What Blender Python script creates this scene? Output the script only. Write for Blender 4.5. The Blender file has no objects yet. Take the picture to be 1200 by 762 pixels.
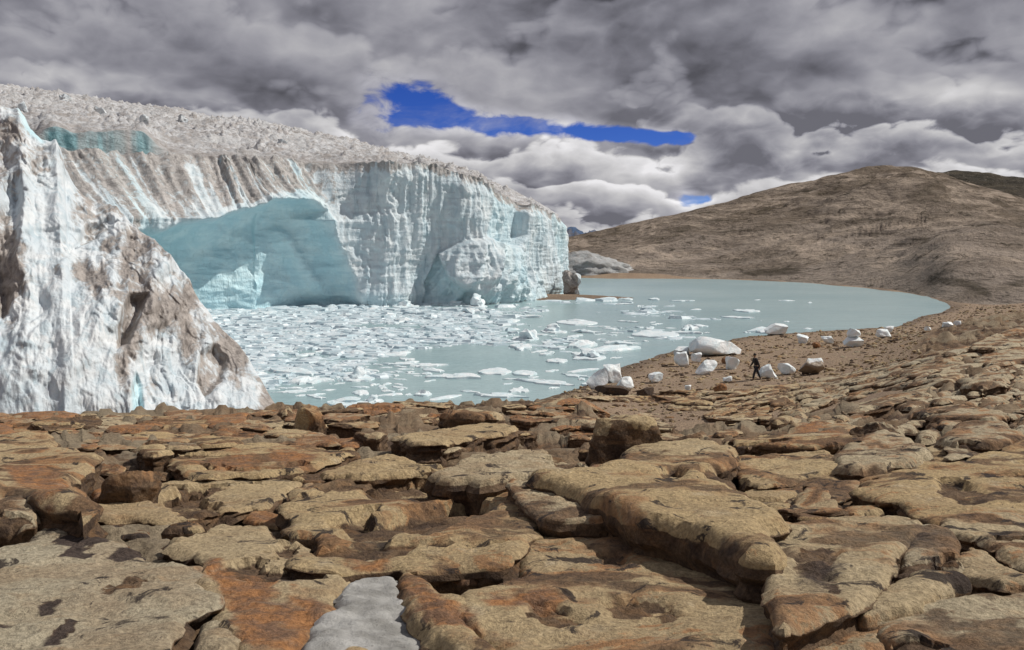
import bpy, bmesh, math, random
import numpy as np
from mathutils import Vector, Matrix
from mathutils.geometry import delaunay_2d_cdt

scene = bpy.context.scene
col = scene.collection
R = math.radians

# ------------------------------------------------------------------ camera
W0, H0, FPX, HOR, CAMZ = 1200.0, 762.0, 1039.0, 288.0, 9.5
PITCH = math.atan((H0 / 2 - HOR) / FPX)
cd = bpy.data.cameras.new('camera')
cam = bpy.data.objects.new('camera', cd)
col.objects.link(cam)
cd.sensor_width = 36.0
cd.lens = 36.0 * FPX / W0
cd.clip_start, cd.clip_end = 0.1, 20000
cam.location = (0, 0, CAMZ)
cam.rotation_euler = (math.pi / 2 - PITCH, 0, 0)
scene.camera = cam
scene.cycles.max_bounces = 5
scene.cycles.diffuse_bounces = 3
scene.cycles.glossy_bounces = 2

# ------------------------------------------------------------------ light
SUN_AZ, SUN_EL = R(82), R(47)
sl = bpy.data.lights.new('sun', 'SUN')
sl.energy = 3.9
sl.angle = R(0.6)
sl.color = (1.0, 0.945, 0.86)
sun = bpy.data.objects.new('sun', sl)
col.objects.link(sun)
sdir = Vector((math.cos(SUN_EL) * math.sin(SUN_AZ), math.cos(SUN_EL) * math.cos(SUN_AZ), math.sin(SUN_EL)))
sun.rotation_euler = sdir.to_track_quat('Z', 'Y').to_euler()
sun.location = (60, 10, 80)
scene.view_settings.view_transform = 'Standard'
scene.view_settings.look = 'None'
scene.view_settings.exposure = 0.0
scene.view_settings.gamma = 1.0


# ------------------------------------------------------------------ node helper
class NT:
    def __init__(s, tree):
        s.t = tree
        s.n = tree.nodes
        s.l = tree.links

    def node(s, typ, **kw):
        nd = s.n.new(typ)
        for k, v in kw.items():
            setattr(nd, k, v)
        return nd

    def put(s, sock, v):
        if isinstance(v, bpy.types.NodeSocket):
            s.l.new(v, sock)
        elif v is not None:
            if sock.type == 'RGBA' and len(v) == 3:
                v = (*v, 1)
            sock.default_value = v

    def math(s, op, a, b=None, c=None, clamp=False):
        nd = s.node('ShaderNodeMath', operation=op, use_clamp=clamp)
        s.put(nd.inputs[0], a)
        if b is not None: s.put(nd.inputs[1], b)
        if c is not None: s.put(nd.inputs[2], c)
        return nd.outputs[0]

    def vmath(s, op, a, b=None, scale=None):
        nd = s.node('ShaderNodeVectorMath', operation=op)
        s.put(nd.inputs[0], a)
        if b is not None: s.put(nd.inputs[1], b)
        if scale is not None: s.put(nd.inputs['Scale'], scale)
        return nd.outputs['Value'] if op in ('DOT_PRODUCT', 'LENGTH', 'DISTANCE') else nd.outputs[0]

    def noise(s, vec, scale, detail=6, rough=0.55, dist=0.0, lac=2.0):
        nd = s.node('ShaderNodeTexNoise')
        s.put(nd.inputs['Vector'], vec)
        s.put(nd.inputs['Scale'], scale)
        nd.inputs['Detail'].default_value = detail
        nd.inputs['Roughness'].default_value = rough
        nd.inputs['Lacunarity'].default_value = lac
        nd.inputs['Distortion'].default_value = dist
        return nd.outputs['Fac']

    def ss(s, v, a, b, o0=0.0, o1=1.0):
        nd = s.node('ShaderNodeMapRange', interpolation_type='SMOOTHSTEP')
        s.put(nd.inputs[0], v)
        for i, q in enumerate((a, b, o0, o1)):
            s.put(nd.inputs[i + 1], q)
        return nd.outputs[0]

    def mix(s, f, a, b, typ='MIX'):
        nd = s.node('ShaderNodeMix', data_type='RGBA', blend_type=typ)
        s.put(nd.inputs[0], f)
        s.put(nd.inputs[6], a)
        s.put(nd.inputs[7], b)
        return nd.outputs[2]

    def attr(s, name):
        return s.node('ShaderNodeAttribute', attribute_name=name).outputs['Fac']

    def sepxyz(s, v):
        nd = s.node('ShaderNodeSeparateXYZ')
        s.put(nd.inputs[0], v)
        return nd.outputs

    def comb(s, x, y, z):
        nd = s.node('ShaderNodeCombineXYZ')
        for i, q in enumerate((x, y, z)):
            s.put(nd.inputs[i], q)
        return nd.outputs[0]


# ------------------------------------------------------------------ sky
def build_sky():
    w = bpy.data.worlds.new('World')
    scene.world = w
    w.use_nodes = True
    t = NT(w.node_tree)
    t.n.clear()
    sky = t.node('ShaderNodeTexSky', sky_type='NISHITA')
    sky.sun_disc = False
    sky.sun_elevation = SUN_EL
    sky.sun_rotation = SUN_AZ
    sky.altitude = 5000
    sky.air_density = 1.0
    sky.dust_density = 0.2
    sky.ozone_density = 6.0
    hs = t.node('ShaderNodeHueSaturation')
    hs.inputs['Hue'].default_value = 0.525
    hs.inputs['Saturation'].default_value = 1.22
    hs.inputs['Value'].default_value = 0.74
    t.l.new(sky.outputs[0], hs.inputs['Color'])
    bg = t.node('ShaderNodeBackground')
    bg.inputs[1].default_value = 0.12
    t.l.new(hs.outputs[0], bg.inputs[0])
    g = t.node('ShaderNodeTexCoord').outputs['Generated']
    d = t.vmath('NORMALIZE', g)
    x, y, z = t.sepxyz(d)
    el = t.math('ARCSINE', z)
    az = t.math('ARCTAN2', x, y)
    # direction with the height stretched: clouds wider than tall, more so near the horizon
    zz = t.math('MULTIPLY', t.math('POWER', t.math('MAXIMUM', z, 0.0), 0.8), 1.55)
    p = t.comb(x, y, zz)

    def puff(v, k, seed):
        """cauliflower field: broad noise with rounded cells of two sizes set into it"""
        v = t.vmath('ADD', v, (seed, seed * 0.7, seed * 1.3))
        n1 = t.noise(v, k, 4, 0.5)
        wn = t.node('ShaderNodeTexNoise')
        t.put(wn.inputs['Vector'], v)
        wn.inputs['Scale'].default_value = k * 2.5
        wn.inputs['Detail'].default_value = 3
        warp = t.vmath('SCALE', t.vmath('SUBTRACT', wn.outputs['Color'], (0.5, 0.5, 0.5)), scale=0.5 / k)
        vv = t.vmath('ADD', v, warp)
        r = n1
        for kk, a in ((2.6, 0.26), (6.0, 0.15), (13.0, 0.07)):
            vo = t.node('ShaderNodeTexVoronoi', feature='F1')
            t.put(vo.inputs['Vector'], vv)
            vo.inputs['Scale'].default_value = k * kk
            r = t.math('SUBTRACT', r, t.math('MULTIPLY', t.math('MULTIPLY', vo.outputs['Distance'], vo.outputs['Distance']), a))
        return r

    def lit(k, seed, dz, dx):
        a = puff(p, k, seed)
        b = puff(t.vmath('ADD', p, (dx, 0, dz)), k, seed)
        return a, t.math('SUBTRACT', a, b)

    hp, hl = lit(3.4, 2.3, 0.045, 0.012)
    fine = t.math('SUBTRACT', t.noise(p, 26, 5, 0.6, 0.4), 0.5)
    big = t.math('SUBTRACT', t.noise(t.vmath('MULTIPLY', p, (1, 1, 1.5)), 3.2, 4, 0.55), 0.5)
    low = t.math('SUBTRACT', t.noise(t.vmath('ADD', t.vmath('MULTIPLY', p, (1, 1, 1.0)), (9, 4, 2)), 4.2, 3, 0.55), 0.5)

    # rows of cloud one behind another: bright heads, dim flat bases
    def rows(sp, wl, wp, off, gam, soft):
        e = t.math('ADD', t.math('DIVIDE', el, sp), off)
        e = t.math('ADD', e, t.math('MULTIPLY', low, wl))
        e = t.math('ADD', e, t.math('MULTIPLY', fine, 0.55))
        q = t.math('FRACT', t.math('SUBTRACT', e, t.math('MULTIPLY', hp, wp)))
        up_ = t.math('POWER', q, gam)
        return t.math('MULTIPLY', up_, t.ss(q, 1.0, soft))
    r1 = rows(0.050, 3.6, 2.8, 0.25, 1.5, 0.80)
    r2 = rows(0.11, 3.0, 1.9, 0.35, 1.3, 0.70)
    deck = t.math('ADD', 0.215, t.math('MULTIPLY', hl, 0.52))
    deck = t.math('ADD', deck, t.math('MULTIPLY', r2, 0.17))
    deck = t.math('ADD', deck, t.math('MULTIPLY', big, 0.55))
    deck = t.math('ADD', deck, t.math('MULTIPLY', fine, 0.06))
    deck = t.math('MINIMUM', t.math('MAXIMUM', deck, 0.095), 0.60)
    heap = t.math('ADD', 0.25, t.math('MULTIPLY', hl, 1.15))
    heap = t.math('ADD', heap, t.math('MULTIPLY', r1, t.ss(low, -0.22, 0.20, 0.26, 0.62)))
    heap = t.math('ADD', heap, t.math('MULTIPLY', big, 0.35))
    heap = t.math('ADD', heap, t.math('MULTIPLY', fine, 0.10))
    heap = t.math('MINIMUM', t.math('MAXIMUM', heap, 0.16), 0.84)
    line = t.math('ADD', el, t.math('MULTIPLY', big, 0.10))
    line = t.math('ADD', line, t.math('MULTIPLY', hp, -0.07))
    line = t.math('ADD', line, t.math('MULTIPLY', fine, 0.02))
    up = t.ss(line, 0.108, 0.148)
    v = t.math('ADD', t.math('MULTIPLY', heap, t.math('SUBTRACT', 1.0, up)), t.math('MULTIPLY', deck, up))
    # the breaks in the cloud
    def gap(a0, e0, a1, e1, rad, sq):
        ax, ex = a1 - a0, (e1 - e0) * sq
        L2 = ax * ax + ex * ex
        pa = t.math('SUBTRACT', az, a0)
        pe = t.math('MULTIPLY', t.math('SUBTRACT', el, e0), sq)
        h = t.math('DIVIDE', t.math('ADD', t.math('MULTIPLY', pa, ax), t.math('MULTIPLY', pe, ex)), L2, clamp=True)
        dx = t.math('SUBTRACT', pa, t.math('MULTIPLY', h, ax))
        dy = t.math('SUBTRACT', pe, t.math('MULTIPLY', h, ex))
        dd = t.math('SQRT', t.math('ADD', t.math('MULTIPLY', dx, dx), t.math('MULTIPLY', dy, dy)))
        return t.math('DIVIDE', dd, t.math('MULTIPLY', rad, t.math('SUBTRACT', 1.25, t.math('MULTIPLY', h, 0.75))))
    gn = t.math('ADD', t.math('MULTIPLY', t.math('SUBTRACT', hp, 0.34), 5.5), t.math('MULTIPLY', fine, 1.6))
    g1 = gap(-0.075, 0.137, 0.185, 0.117, 0.0145, 2.2)
    g2 = gap(-0.115, 0.158, -0.055, 0.141, 0.028, 1.9)
    g3 = t.math('ADD', gap(0.195, 0.047, 0.213, 0.05, 0.010, 1.6), 0.28)
    gg = t.math('MINIMUM', t.math('MINIMUM', g1, g2), g3)
    gg = t.math('ADD', gg, gn)
    tint = t.mix(t.ss(v, 0.12, 0.6), (0.93, 0.925, 1.09), (1.0, 0.985, 1.005))
    v = t.math('ADD', v, t.math('MULTIPLY', t.ss(gg, 2.6, 1.0), t.math('ADD', 0.10, t.math('MULTIPLY', fine, 0.5))))
    vm = t.mix(1.0, tint, t.comb(v, v, v), 'MULTIPLY')
    cb = t.node('ShaderNodeBackground')
    t.l.new(vm, cb.inputs[0])
    cb.inputs[1].default_value = 1.0

    veil = t.math('MULTIPLY', t.ss(t.noise(t.vmath('MULTIPLY', p, (1, 1, 1.2)), 7, 6, 0.6, 0.4), 0.46, 0.72), 0.5)
    cover = t.math('MAXIMUM', t.ss(t.math('ADD', gg, t.math('MULTIPLY', fine, 1.2)), 0.35, 1.30), veil)
    ms = t.node('ShaderNodeMixShader')
    t.l.new(cover, ms.inputs[0])
    t.l.new(bg.outputs[0], ms.inputs[1])
    t.l.new(cb.outputs[0], ms.inputs[2])
    out = t.node('ShaderNodeOutputWorld')
    t.l.new(ms.outputs[0], out.inputs[0])
    w.cycles.sampling_method = 'NONE'


build_sky()

# ------------------------------------------------------------------ numpy noise
_rng = np.random.RandomState(7)
_perm = _rng.permutation(256).astype(np.int32)
_perm = np.concatenate([_perm, _perm, _perm])
_grad = _rng.normal(size=(256, 3))
_grad /= np.linalg.norm(_grad, axis=1)[:, None]


_gx, _gy, _gz = [np.ascontiguousarray(_grad[:, i]).astype(np.float32) for i in range(3)]


def pn(x, y, z):
    x, y, z = np.broadcast_arrays(np.asarray(x, np.float32), np.asarray(y, np.float32), np.asarray(z, np.float32))
    fx, fy, fz = np.floor(x), np.floor(y), np.floor(z)
    xi, yi, zi = fx.astype(np.int32) & 255, fy.astype(np.int32) & 255, fz.astype(np.int32) & 255
    xf, yf, zf = x - fx, y - fy, z - fz
    u, v, w = [q * q * q * (q * (q * 6 - 15) + 10) for q in (xf, yf, zf)]
    out = 0
    for a in (0, 1):
        pa = _perm[(xi + a) & 255]
        xa, wa = xf - a, (u if a else 1 - u)
        for b in (0, 1):
            pb = _perm[pa + ((yi + b) & 255)]
            yb, wb = yf - b, wa * (v if b else 1 - v)
            for c in (0, 1):
                h = _perm[pb + ((zi + c) & 255)]
                out = out + (_gx[h] * xa + _gy[h] * yb + _gz[h] * (zf - c)) * (wb * (w if c else 1 - w))
    return out * 1.5


def fbm(x, y, z, o=4, gain=0.5, lac=2.03):
    s, a = 0, 1.0
    for i in range(o):
        s = s + a * pn(x + 17.3 * i, y - 9.1 * i, z + 5.7 * i)
        x, y, z, a = x * lac, y * lac, z * lac, a * gain
    return s


def ridged(x, y, z, o=4, gain=0.5, lac=2.1):
    s, a = 0, 1.0
    for i in range(o):
        s = s + a * (1 - 2 * np.abs(pn(x + 11.3 * i, y - 7.1 * i, z + 3.7 * i)))
        x, y, z, a = x * lac, y * lac, z * lac, a * gain
    return s


def sst(a, b, x):
    q = np.clip((x - a) / (b - a), 0, 1)
    return q * q * (3 - 2 * q)


def terrace(h, step, k=0.72):
    q = h / step
    n = np.floor(q)
    return (n + sst(k, 1.0, q - n)) * step


def poly_sd(px, py, poly):
    """signed distance to a polygon, positive inside"""
    P = np.asarray(poly, float)
    d = np.full(np.shape(px), 1e9)
    ins = np.zeros(np.shape(px), bool)
    for i in range(len(P)):
        a, b = P[i], P[(i + 1) % len(P)]
        ex, ey = b - a
        L = ex * ex + ey * ey + 1e-12
        t = np.clip(((px - a[0]) * ex + (py - a[1]) * ey) / L, 0, 1)
        d = np.minimum(d, np.hypot(px - a[0] - t * ex, py - a[1] - t * ey))
        if abs(ey) > 1e-12:
            c = ((a[1] > py) != (b[1] > py)) & (px < ex * (py - a[1]) / ey + a[0])
            ins ^= c
    return np.where(ins, d, -d)


# ------------------------------------------------------------------ geometry of the view (used only to place things in the world)
def ray(px, py):
    dx = (np.asarray(px, float) - W0 / 2) / FPX
    dy = -(np.asarray(py, float) - H0 / 2) / FPX
    c, s = math.cos(PITCH), math.sin(PITCH)
    yy, zz = c + dy * s, -s + dy * c
    return dx / yy, zz / yy          # per metre of +Y


def project(x, y, z):
    c, s = math.cos(PITCH), math.sin(PITCH)
    zz = z - CAMZ
    dep = y * c - zz * s
    up = y * s + zz * c
    return W0 / 2 + FPX * x / dep, H0 / 2 - FPX * up / dep


def lake_pt(px, py, z=0.0):
    a, b = ray(px, py)
    y = (z - CAMZ) / b
    return float(a * y), float(y)


# ------------------------------------------------------------------ terrain
SHORE = [(-34, 39), (-14, 45), (-6, 47), (-1, 49)]
for q in [(640, 466), (690, 451), (735, 428), (800, 408), (880, 394), (960, 388), (1050, 383), (1078, 371), (1104, 366), (1117, 358),
          (1083, 347), (1040, 341), (960, 333), (900, 329.5), (840, 327.5), (760, 327), (690, 327)]:
    SHORE.append(lake_pt(*q))
SHORE += [(0, 290), (-180, 290), (-180, 60), (-60, 34)]
SHORE = np.array(SHORE)


def z_base(x, y):
    x, y = np.asarray(x, float), np.asarray(y, float)
    plat = 7.8 - 0.14 * y
    th = x / np.maximum(y, 3.0)
    rise = sst(0.20, 0.60, th) * np.clip((y - 8) * 0.04, 0, 2.0)
    plat = 1.35 + 0.45 * np.logaddexp(0, (plat - 1.35) / 0.45) + rise
    sd = -poly_sd(x, y, SHORE)
    slope = 0.38 + (0.055 - 0.38) * sst(0.0, 0.16, th)
    slope = np.where(y > 135, 0.05, slope)
    cap = slope * sd + 1.0 * 3.0 * np.logaddexp(0, (sd - 22) / 3.0)
    cap = np.where(sd < 0, np.maximum(0.10 * sd, -1.6), cap)
    k = 0.35
    h = np.clip(0.5 + 0.5 * (cap - plat) / k, 0, 1)
    z = cap * (1 - h) + plat * h - k * h * (1 - h)
    beach = sst(-0.2, 0.5, plat - cap) * sst(0.02, 0.12, th)
    return z, beach, sd


def hit(px, py, lift=0.0, n=60):
    """where the view ray meets the base terrain raised by lift"""
    px, py = np.asarray(px, float), np.asarray(py, float)
    a, b = ray(px, py)
    S = np.concatenate([np.linspace(1.5, 60, 118), np.linspace(61, 140, 40)])
    S2 = S.reshape((-1,) + (1,) * px.ndim)
    zz, _, _ = z_base(a * S2, S2 + 0 * a)
    under = (CAMZ + b * S2) < zz + lift
    idx = np.argmax(under, axis=0)
    idx = np.where(under.any(axis=0), np.maximum(idx, 1), len(S) - 1)
    hi, lo = S[idx], S[idx - 1]
    for _ in range(14):
        m = (lo + hi) / 2
        z, _, _ = z_base(a * m, m)
        u = (CAMZ + b * m) < z + lift
        hi = np.where(u, m, hi)
        lo = np.where(u, lo, m)
    m = (lo + hi) / 2
    return a * m, m


# ------------------------------------------------------------------ mesh helpers
def mesh_np(name, V, F, attrs=None, smooth=True, sharp=None):
    V = np.ascontiguousarray(V, dtype=np.float32)
    F = np.ascontiguousarray(F, dtype=np.int32)
    me = bpy.data.meshes.new(name)
    k = F.shape[1]
    me.vertices.add(len(V))
    me.vertices.foreach_set('co', V.ravel())
    me.loops.add(F.size)
    me.loops.foreach_set('vertex_index', F.ravel())
    me.polygons.add(len(F))
    me.polygons.foreach_set('loop_start', np.arange(0, F.size, k, dtype=np.int32))
    me.polygons.foreach_set('loop_total', np.full(len(F), k, dtype=np.int32))
    me.update(calc_edges=True)
    for an, av in (attrs or {}).items():
        at = me.attributes.new(an, 'FLOAT', 'POINT')
        at.data.foreach_set('value', np.ascontiguousarray(np.broadcast_to(av, (len(V),)), dtype=np.float32))
    me.polygons.foreach_set('use_smooth', np.full(len(F), smooth))
    if sharp and smooth:
        me.set_sharp_from_angle(angle=R(sharp))
    me.validate()
    return me


def link(name, me, mat, parent=None, loc=None, **props):
    if not me.materials and mat:
        me.materials.append(mat)
    o = bpy.data.objects.new(name, me)
    col.objects.link(o)
    if loc is not None: o.location = loc
    if parent: o.parent = parent
    for k, v in props.items():
        if v: o[k] = v
    return o


def empty(name, loc, **props):
    o = bpy.data.objects.new(name, None)
    col.objects.link(o)
    o.location = loc
    o.empty_display_size = 0.3
    for k, v in props.items():
        if v: o[k] = v
    return o


def grid_faces(nr, nc, wrap=False):
    i = np.arange(nr - 1)[:, None]
    j = np.arange(nc if wrap else nc - 1)[None, :]
    a = i * nc + j
    b = i * nc + (j + 1) % nc
    return np.stack([a, b, b + nc, a + nc], -1).reshape(-1, 4)


# ------------------------------------------------------------------ materials
def new_mat(name):
    m = bpy.data.materials.new(name)
    m.use_nodes = True
    t = NT(m.node_tree)
    b = t.n['Principled BSDF']
    return m, t, b


def bump(t, b, h, dist, strength=1.0, nrm=None):
    nd = t.node('ShaderNodeBump')
    nd.inputs['Strength'].default_value = strength
    nd.inputs['Distance'].default_value = dist
    t.put(nd.inputs['Height'], h)
    if nrm is not None: t.put(nd.inputs['Normal'], nrm)
    t.l.new(nd.outputs[0], b.inputs['Normal'])
    return nd.outputs[0]


def rock_material(name):
    m, t, b = new_mat(name)
    pos = t.node('ShaderNodeNewGeometry').outputs['Position']
    crust, tone, rust, dark = t.attr('crust'), t.attr('tone'), t.attr('rust'), t.attr('dark')
    stain = t.attr('stain')
    n_big = t.noise(pos, 0.7, 5, 0.6)
    n_mid = t.noise(pos, 3.2, 7, 0.64, 0.2)
    n_mid2 = t.noise(t.vmath('ADD', pos, (31, 7, 3)), 5.5, 7, 0.68, 0.15)
    n_fin = t.noise(pos, 26, 7, 0.7)
    stz = t.vmath('MULTIPLY', pos, (0.8, 1.9, 5.0))
    n_str = t.noise(stz, 2.0, 6, 0.6, 0.5)
    grey, tan = (0.46, 0.410, 0.305), (0.475, 0.355, 0.195)
    c1 = t.mix(tone, grey, tan)
    c1 = t.mix(t.ss(n_big, 0.42, 0.66, 0, 0.40), c1, (0.330, 0.240, 0.145))
    c1 = t.mix(t.ss(n_mid, 0.52, 0.75, 0, 0.55), c1, (0.53, 0.46, 0.34))
    c1 = t.mix(t.ss(n_mid2, 0.58, 0.74, 0, 0.45), c1, (0.24, 0.17, 0.11))
    c1 = t.mix(t.ss(n_str, 0.55, 0.72, 0, 0.35), c1, (0.36, 0.22, 0.11))
    u = t.mix(t.ss(n_mid, 0.35, 0.65), (0.080, 0.052, 0.036), (0.185, 0.125, 0.078))
    u = t.mix(t.ss(n_str, 0.48, 0.68, 0, 0.7), u, (0.225, 0.130, 0.066))
    u = t.mix(t.ss(n_mid2, 0.53, 0.66, 0, 0.7), u, (0.052, 0.036, 0.030))
    n_pat = t.noise(t.vmath('ADD', t.vmath('MULTIPLY', pos, (1.0, 1.3, 1.0)), (5, 8, 1)), 0.85, 9, 0.62, 0.7)
    patina = t.mix(t.ss(n_mid2, 0.38, 0.62), (0.085, 0.056, 0.040), (0.21, 0.130, 0.075))
    n_pat = t.math('ADD', n_pat, t.math('MULTIPLY', t.math('SUBTRACT', n_fin, 0.5), 0.14))
    c1 = t.mix(t.math('MULTIPLY', stain, t.math('MULTIPLY', t.ss(n_pat, 0.465, 0.505, 0, 1), t.ss(n_big, 0.42, 0.60, 0, 0.85))), c1, t.mix(n_mid2, (0.42, 0.20, 0.080), (0.30, 0.165, 0.085)))
    c1 = t.mix(t.math('MULTIPLY', stain, t.ss(n_pat, 0.505, 0.56, 0, 0.9)), c1, patina)
    n_pk = t.noise(t.vmath('ADD', pos, (15, 2, 6)), 1.9, 9, 0.66, 1.0)
    n_pk = t.math('ADD', n_pk, t.math('MULTIPLY', t.math('SUBTRACT', n_fin, 0.5), 0.12))
    c1 = t.mix(t.ss(n_pk, 0.575, 0.62, 0, 0.94), c1, (0.045, 0.034, 0.030))
    edge = t.math('ADD', crust, t.math('MULTIPLY', t.math('SUBTRACT', n_mid2, 0.5), 0.9))
    c = t.mix(t.ss(edge, 0.40, 0.60), u, c1)
    rc = t.mix(t.ss(n_mid2, 0.38, 0.62), (0.39, 0.190, 0.080), (0.22, 0.130, 0.082))
    rc = t.mix(t.ss(n_str, 0.58, 0.72, 0, 0.6), rc, (0.34, 0.26, 0.19))
    rf = t.ss(t.math('ADD', rust, t.math('MULTIPLY', t.math('SUBTRACT', n_mid, 0.5), 1.1)), 0.35, 0.75)
    rf = t.math('MULTIPLY', rf, t.ss(rust, 0.02, 0.2))
    c = t.mix(rf, c, rc)
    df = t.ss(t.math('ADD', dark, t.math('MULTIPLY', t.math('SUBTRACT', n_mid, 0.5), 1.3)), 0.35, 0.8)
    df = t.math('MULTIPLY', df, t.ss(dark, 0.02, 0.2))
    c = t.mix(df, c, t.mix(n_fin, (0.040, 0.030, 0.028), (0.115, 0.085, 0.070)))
    # lichen specks and grain
    li = t.noise(t.vmath('ADD', pos, (3, 50, 9)), 9, 8, 0.72, 0.8)
    c = t.mix(t.ss(li, 0.63, 0.69, 0, 0.75), c, (0.045, 0.036, 0.034))
    c = t.mix(t.ss(n_fin, 0.28, 0.74), t.mix(1.0, c, (0.58, 0.56, 0.54), 'MULTIPLY'), t.mix(1.0, c, (1.32, 1.31, 1.28), 'MULTIPLY'))
    t.put(b.inputs['Base Color'], c)
    b.inputs['Roughness'].default_value = 0.9
    b.inputs['Specular IOR Level'].default_value = 0.25
    hh = t.math('ADD', t.math('MULTIPLY', n_fin, 0.4), t.math('MULTIPLY', n_mid2, 1.0))
    hh = t.math('ADD', hh, t.math('MULTIPLY', n_str, 0.25))
    bump(t, b, hh, 0.09, 0.9)
    return m


M_ROCK = rock_material('sandstone')


def salt_material():
    m, t, b = new_mat('white_grit')
    pos = t.node('ShaderNodeNewGeometry').outputs['Position']
    n = t.noise(pos, 14, 8, 0.7)
    n2 = t.noise(pos, 3, 6, 0.6)
    c = t.mix(t.ss(n2, 0.35, 0.65), (0.24, 0.235, 0.22), (0.43, 0.425, 0.41))
    c = t.mix(t.ss(n, 0.60, 0.68, 0, 0.85), c, (0.10, 0.09, 0.08))
    t.put(b.inputs['Base Color'], c)
    b.inputs['Roughness'].default_value = 0.95
    bump(t, b, n, 0.03)
    return m


M_SALT = salt_material()


def ground_material():
    m, t, b = new_mat('ground_rock_and_gravel')
    pos = t.node('ShaderNodeNewGeometry').outputs['Position']
    beach, crust, wet = t.attr('beach'), t.attr('crust'), t.attr('wet')
    n1 = t.noise(pos, 0.5, 6, 0.6)
    n2 = t.noise(pos, 2.6, 7, 0.65, 0.5)
    n3 = t.noise(pos, 11, 7, 0.7)
    n4 = t.noise(t.vmath('MULTIPLY', pos, (0.7, 2.0, 6.0)), 1.4, 6, 0.62, 0.6)
    u = t.mix(t.ss(n2, 0.35, 0.65), (0.070, 0.046, 0.033), (0.17, 0.115, 0.073))
    u = t.mix(t.ss(n4, 0.52, 0.68, 0, 0.7), u, (0.24, 0.125, 0.060))
    c1 = t.mix(t.ss(n1, 0.38, 0.62), (0.285, 0.235, 0.165), (0.215, 0.150, 0.095))
    c1 = t.mix(t.ss(n2, 0.55, 0.70, 0, 0.6), c1, (0.13, 0.095, 0.07))
    c = t.mix(t.ss(t.math('ADD', crust, t.math('MULTIPLY', t.math('SUBTRACT', n2, 0.5), 1.0)), 0.4, 0.62), u, c1)
    g = t.mix(t.ss(n3, 0.32, 0.68), (0.20, 0.140, 0.100), (0.40, 0.305, 0.215))
    g = t.mix(t.ss(n1, 0.42, 0.62, 0, 0.7), g, (0.27, 0.20, 0.15))
    g = t.mix(t.ss(n2, 0.55, 0.68, 0, 0.6), g, (0.36, 0.275, 0.18))
    c = t.mix(beach, c, g)
    c = t.mix(wet, c, t.mix(1.0, c, (0.55, 0.55, 0.58), 'MULTIPLY'))
    c = t.mix(t.ss(n3, 0.28, 0.74), t.mix(1.0, c, (0.68, 0.66, 0.64), 'MULTIPLY'), t.mix(1.0, c, (1.22, 1.21, 1.18), 'MULTIPLY'))
    t.put(b.inputs['Base Color'], c)
    b.inputs['Roughness'].default_value = 0.92
    b.inputs['Specular IOR Level'].default_value = 0.25
    bump(t, b, t.math('ADD', n2, t.math('MULTIPLY', n3, 0.6)), 0.14, 0.9)
    return m


M_GROUND = ground_material()


def ice_material(name, near=False):
    m, t, b = new_mat(name)
    pos = t.node('ShaderNodeNewGeometry').outputs['Position']
    dirt, blue = t.attr('dirt'), t.attr('blue')
    sc = 2.2 if near else 1.0
    n1 = t.noise(pos, 0.30 * sc, 7, 0.62, 0.5)
    n2 = t.noise(pos, 1.3 * sc, 7, 0.66, 0.6)
    vs = t.vmath('MULTIPLY', pos, (1.0, 1.0, 0.10))
    n3 = t.noise(vs, 0.9 * sc, 7, 0.62, 0.7)
    hs = t.vmath('MULTIPLY', pos, (0.12, 0.12, 1.0))
    n4 = t.noise(hs, 1.6, 5, 0.6, 0.3)
    white = t.mix(t.ss(n1, 0.35, 0.65), (0.58, 0.655, 0.71), (0.72, 0.755, 0.78))
    white = t.mix(t.ss(n3, 0.47, 0.66, 0, 0.6), white, (0.38, 0.50, 0.57))
    white = t.mix(t.ss(n4, 0.56, 0.70, 0, 0.35), white, (0.52, 0.62, 0.68))
    bl = t.mix(t.ss(n1, 0.36, 0.66), (0.50, 0.73, 0.81), (0.64, 0.83, 0.88))
    bl = t.mix(t.ss(n4, 0.50, 0.64, 0, 0.4), bl, (0.40, 0.63, 0.72))
    c = t.mix(t.math('MINIMUM', blue, 1.0), white, bl)
    dcol = t.mix(t.ss(n2, 0.34, 0.66), *(((0.165, 0.130, 0.108), (0.40, 0.350, 0.315)) if near else ((0.21, 0.178, 0.158), (0.49, 0.455, 0.435))))
    dv = t.math('ADD', dirt, t.math('MULTIPLY', t.math('SUBTRACT', n3, 0.5), 1.2))
    dv = t.math('ADD', dv, t.math('MULTIPLY', t.math('SUBTRACT', n2, 0.5), 0.9))
    df = t.math('MULTIPLY', t.ss(dv, 0.40, 0.76), t.ss(dirt, 0.02, 0.25))
    c = t.mix(t.math('MULTIPLY', df, 0.88), c, dcol)
    t.put(b.inputs['Base Color'], c)
    b.inputs['Roughness'].default_value = 0.55
    b.inputs['Specular IOR Level'].default_value = 0.3
    h = t.math('ADD', t.math('MULTIPLY', n3, 0.8), t.math('MULTIPLY', n2, 0.6))
    bump(t, b, h, 0.55 / sc, 0.55 if near else 0.8)
    return m


M_ICE = ice_material('glacier_ice')
M_ICE_NEAR = ice_material('dirty_near_ice', True)


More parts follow.
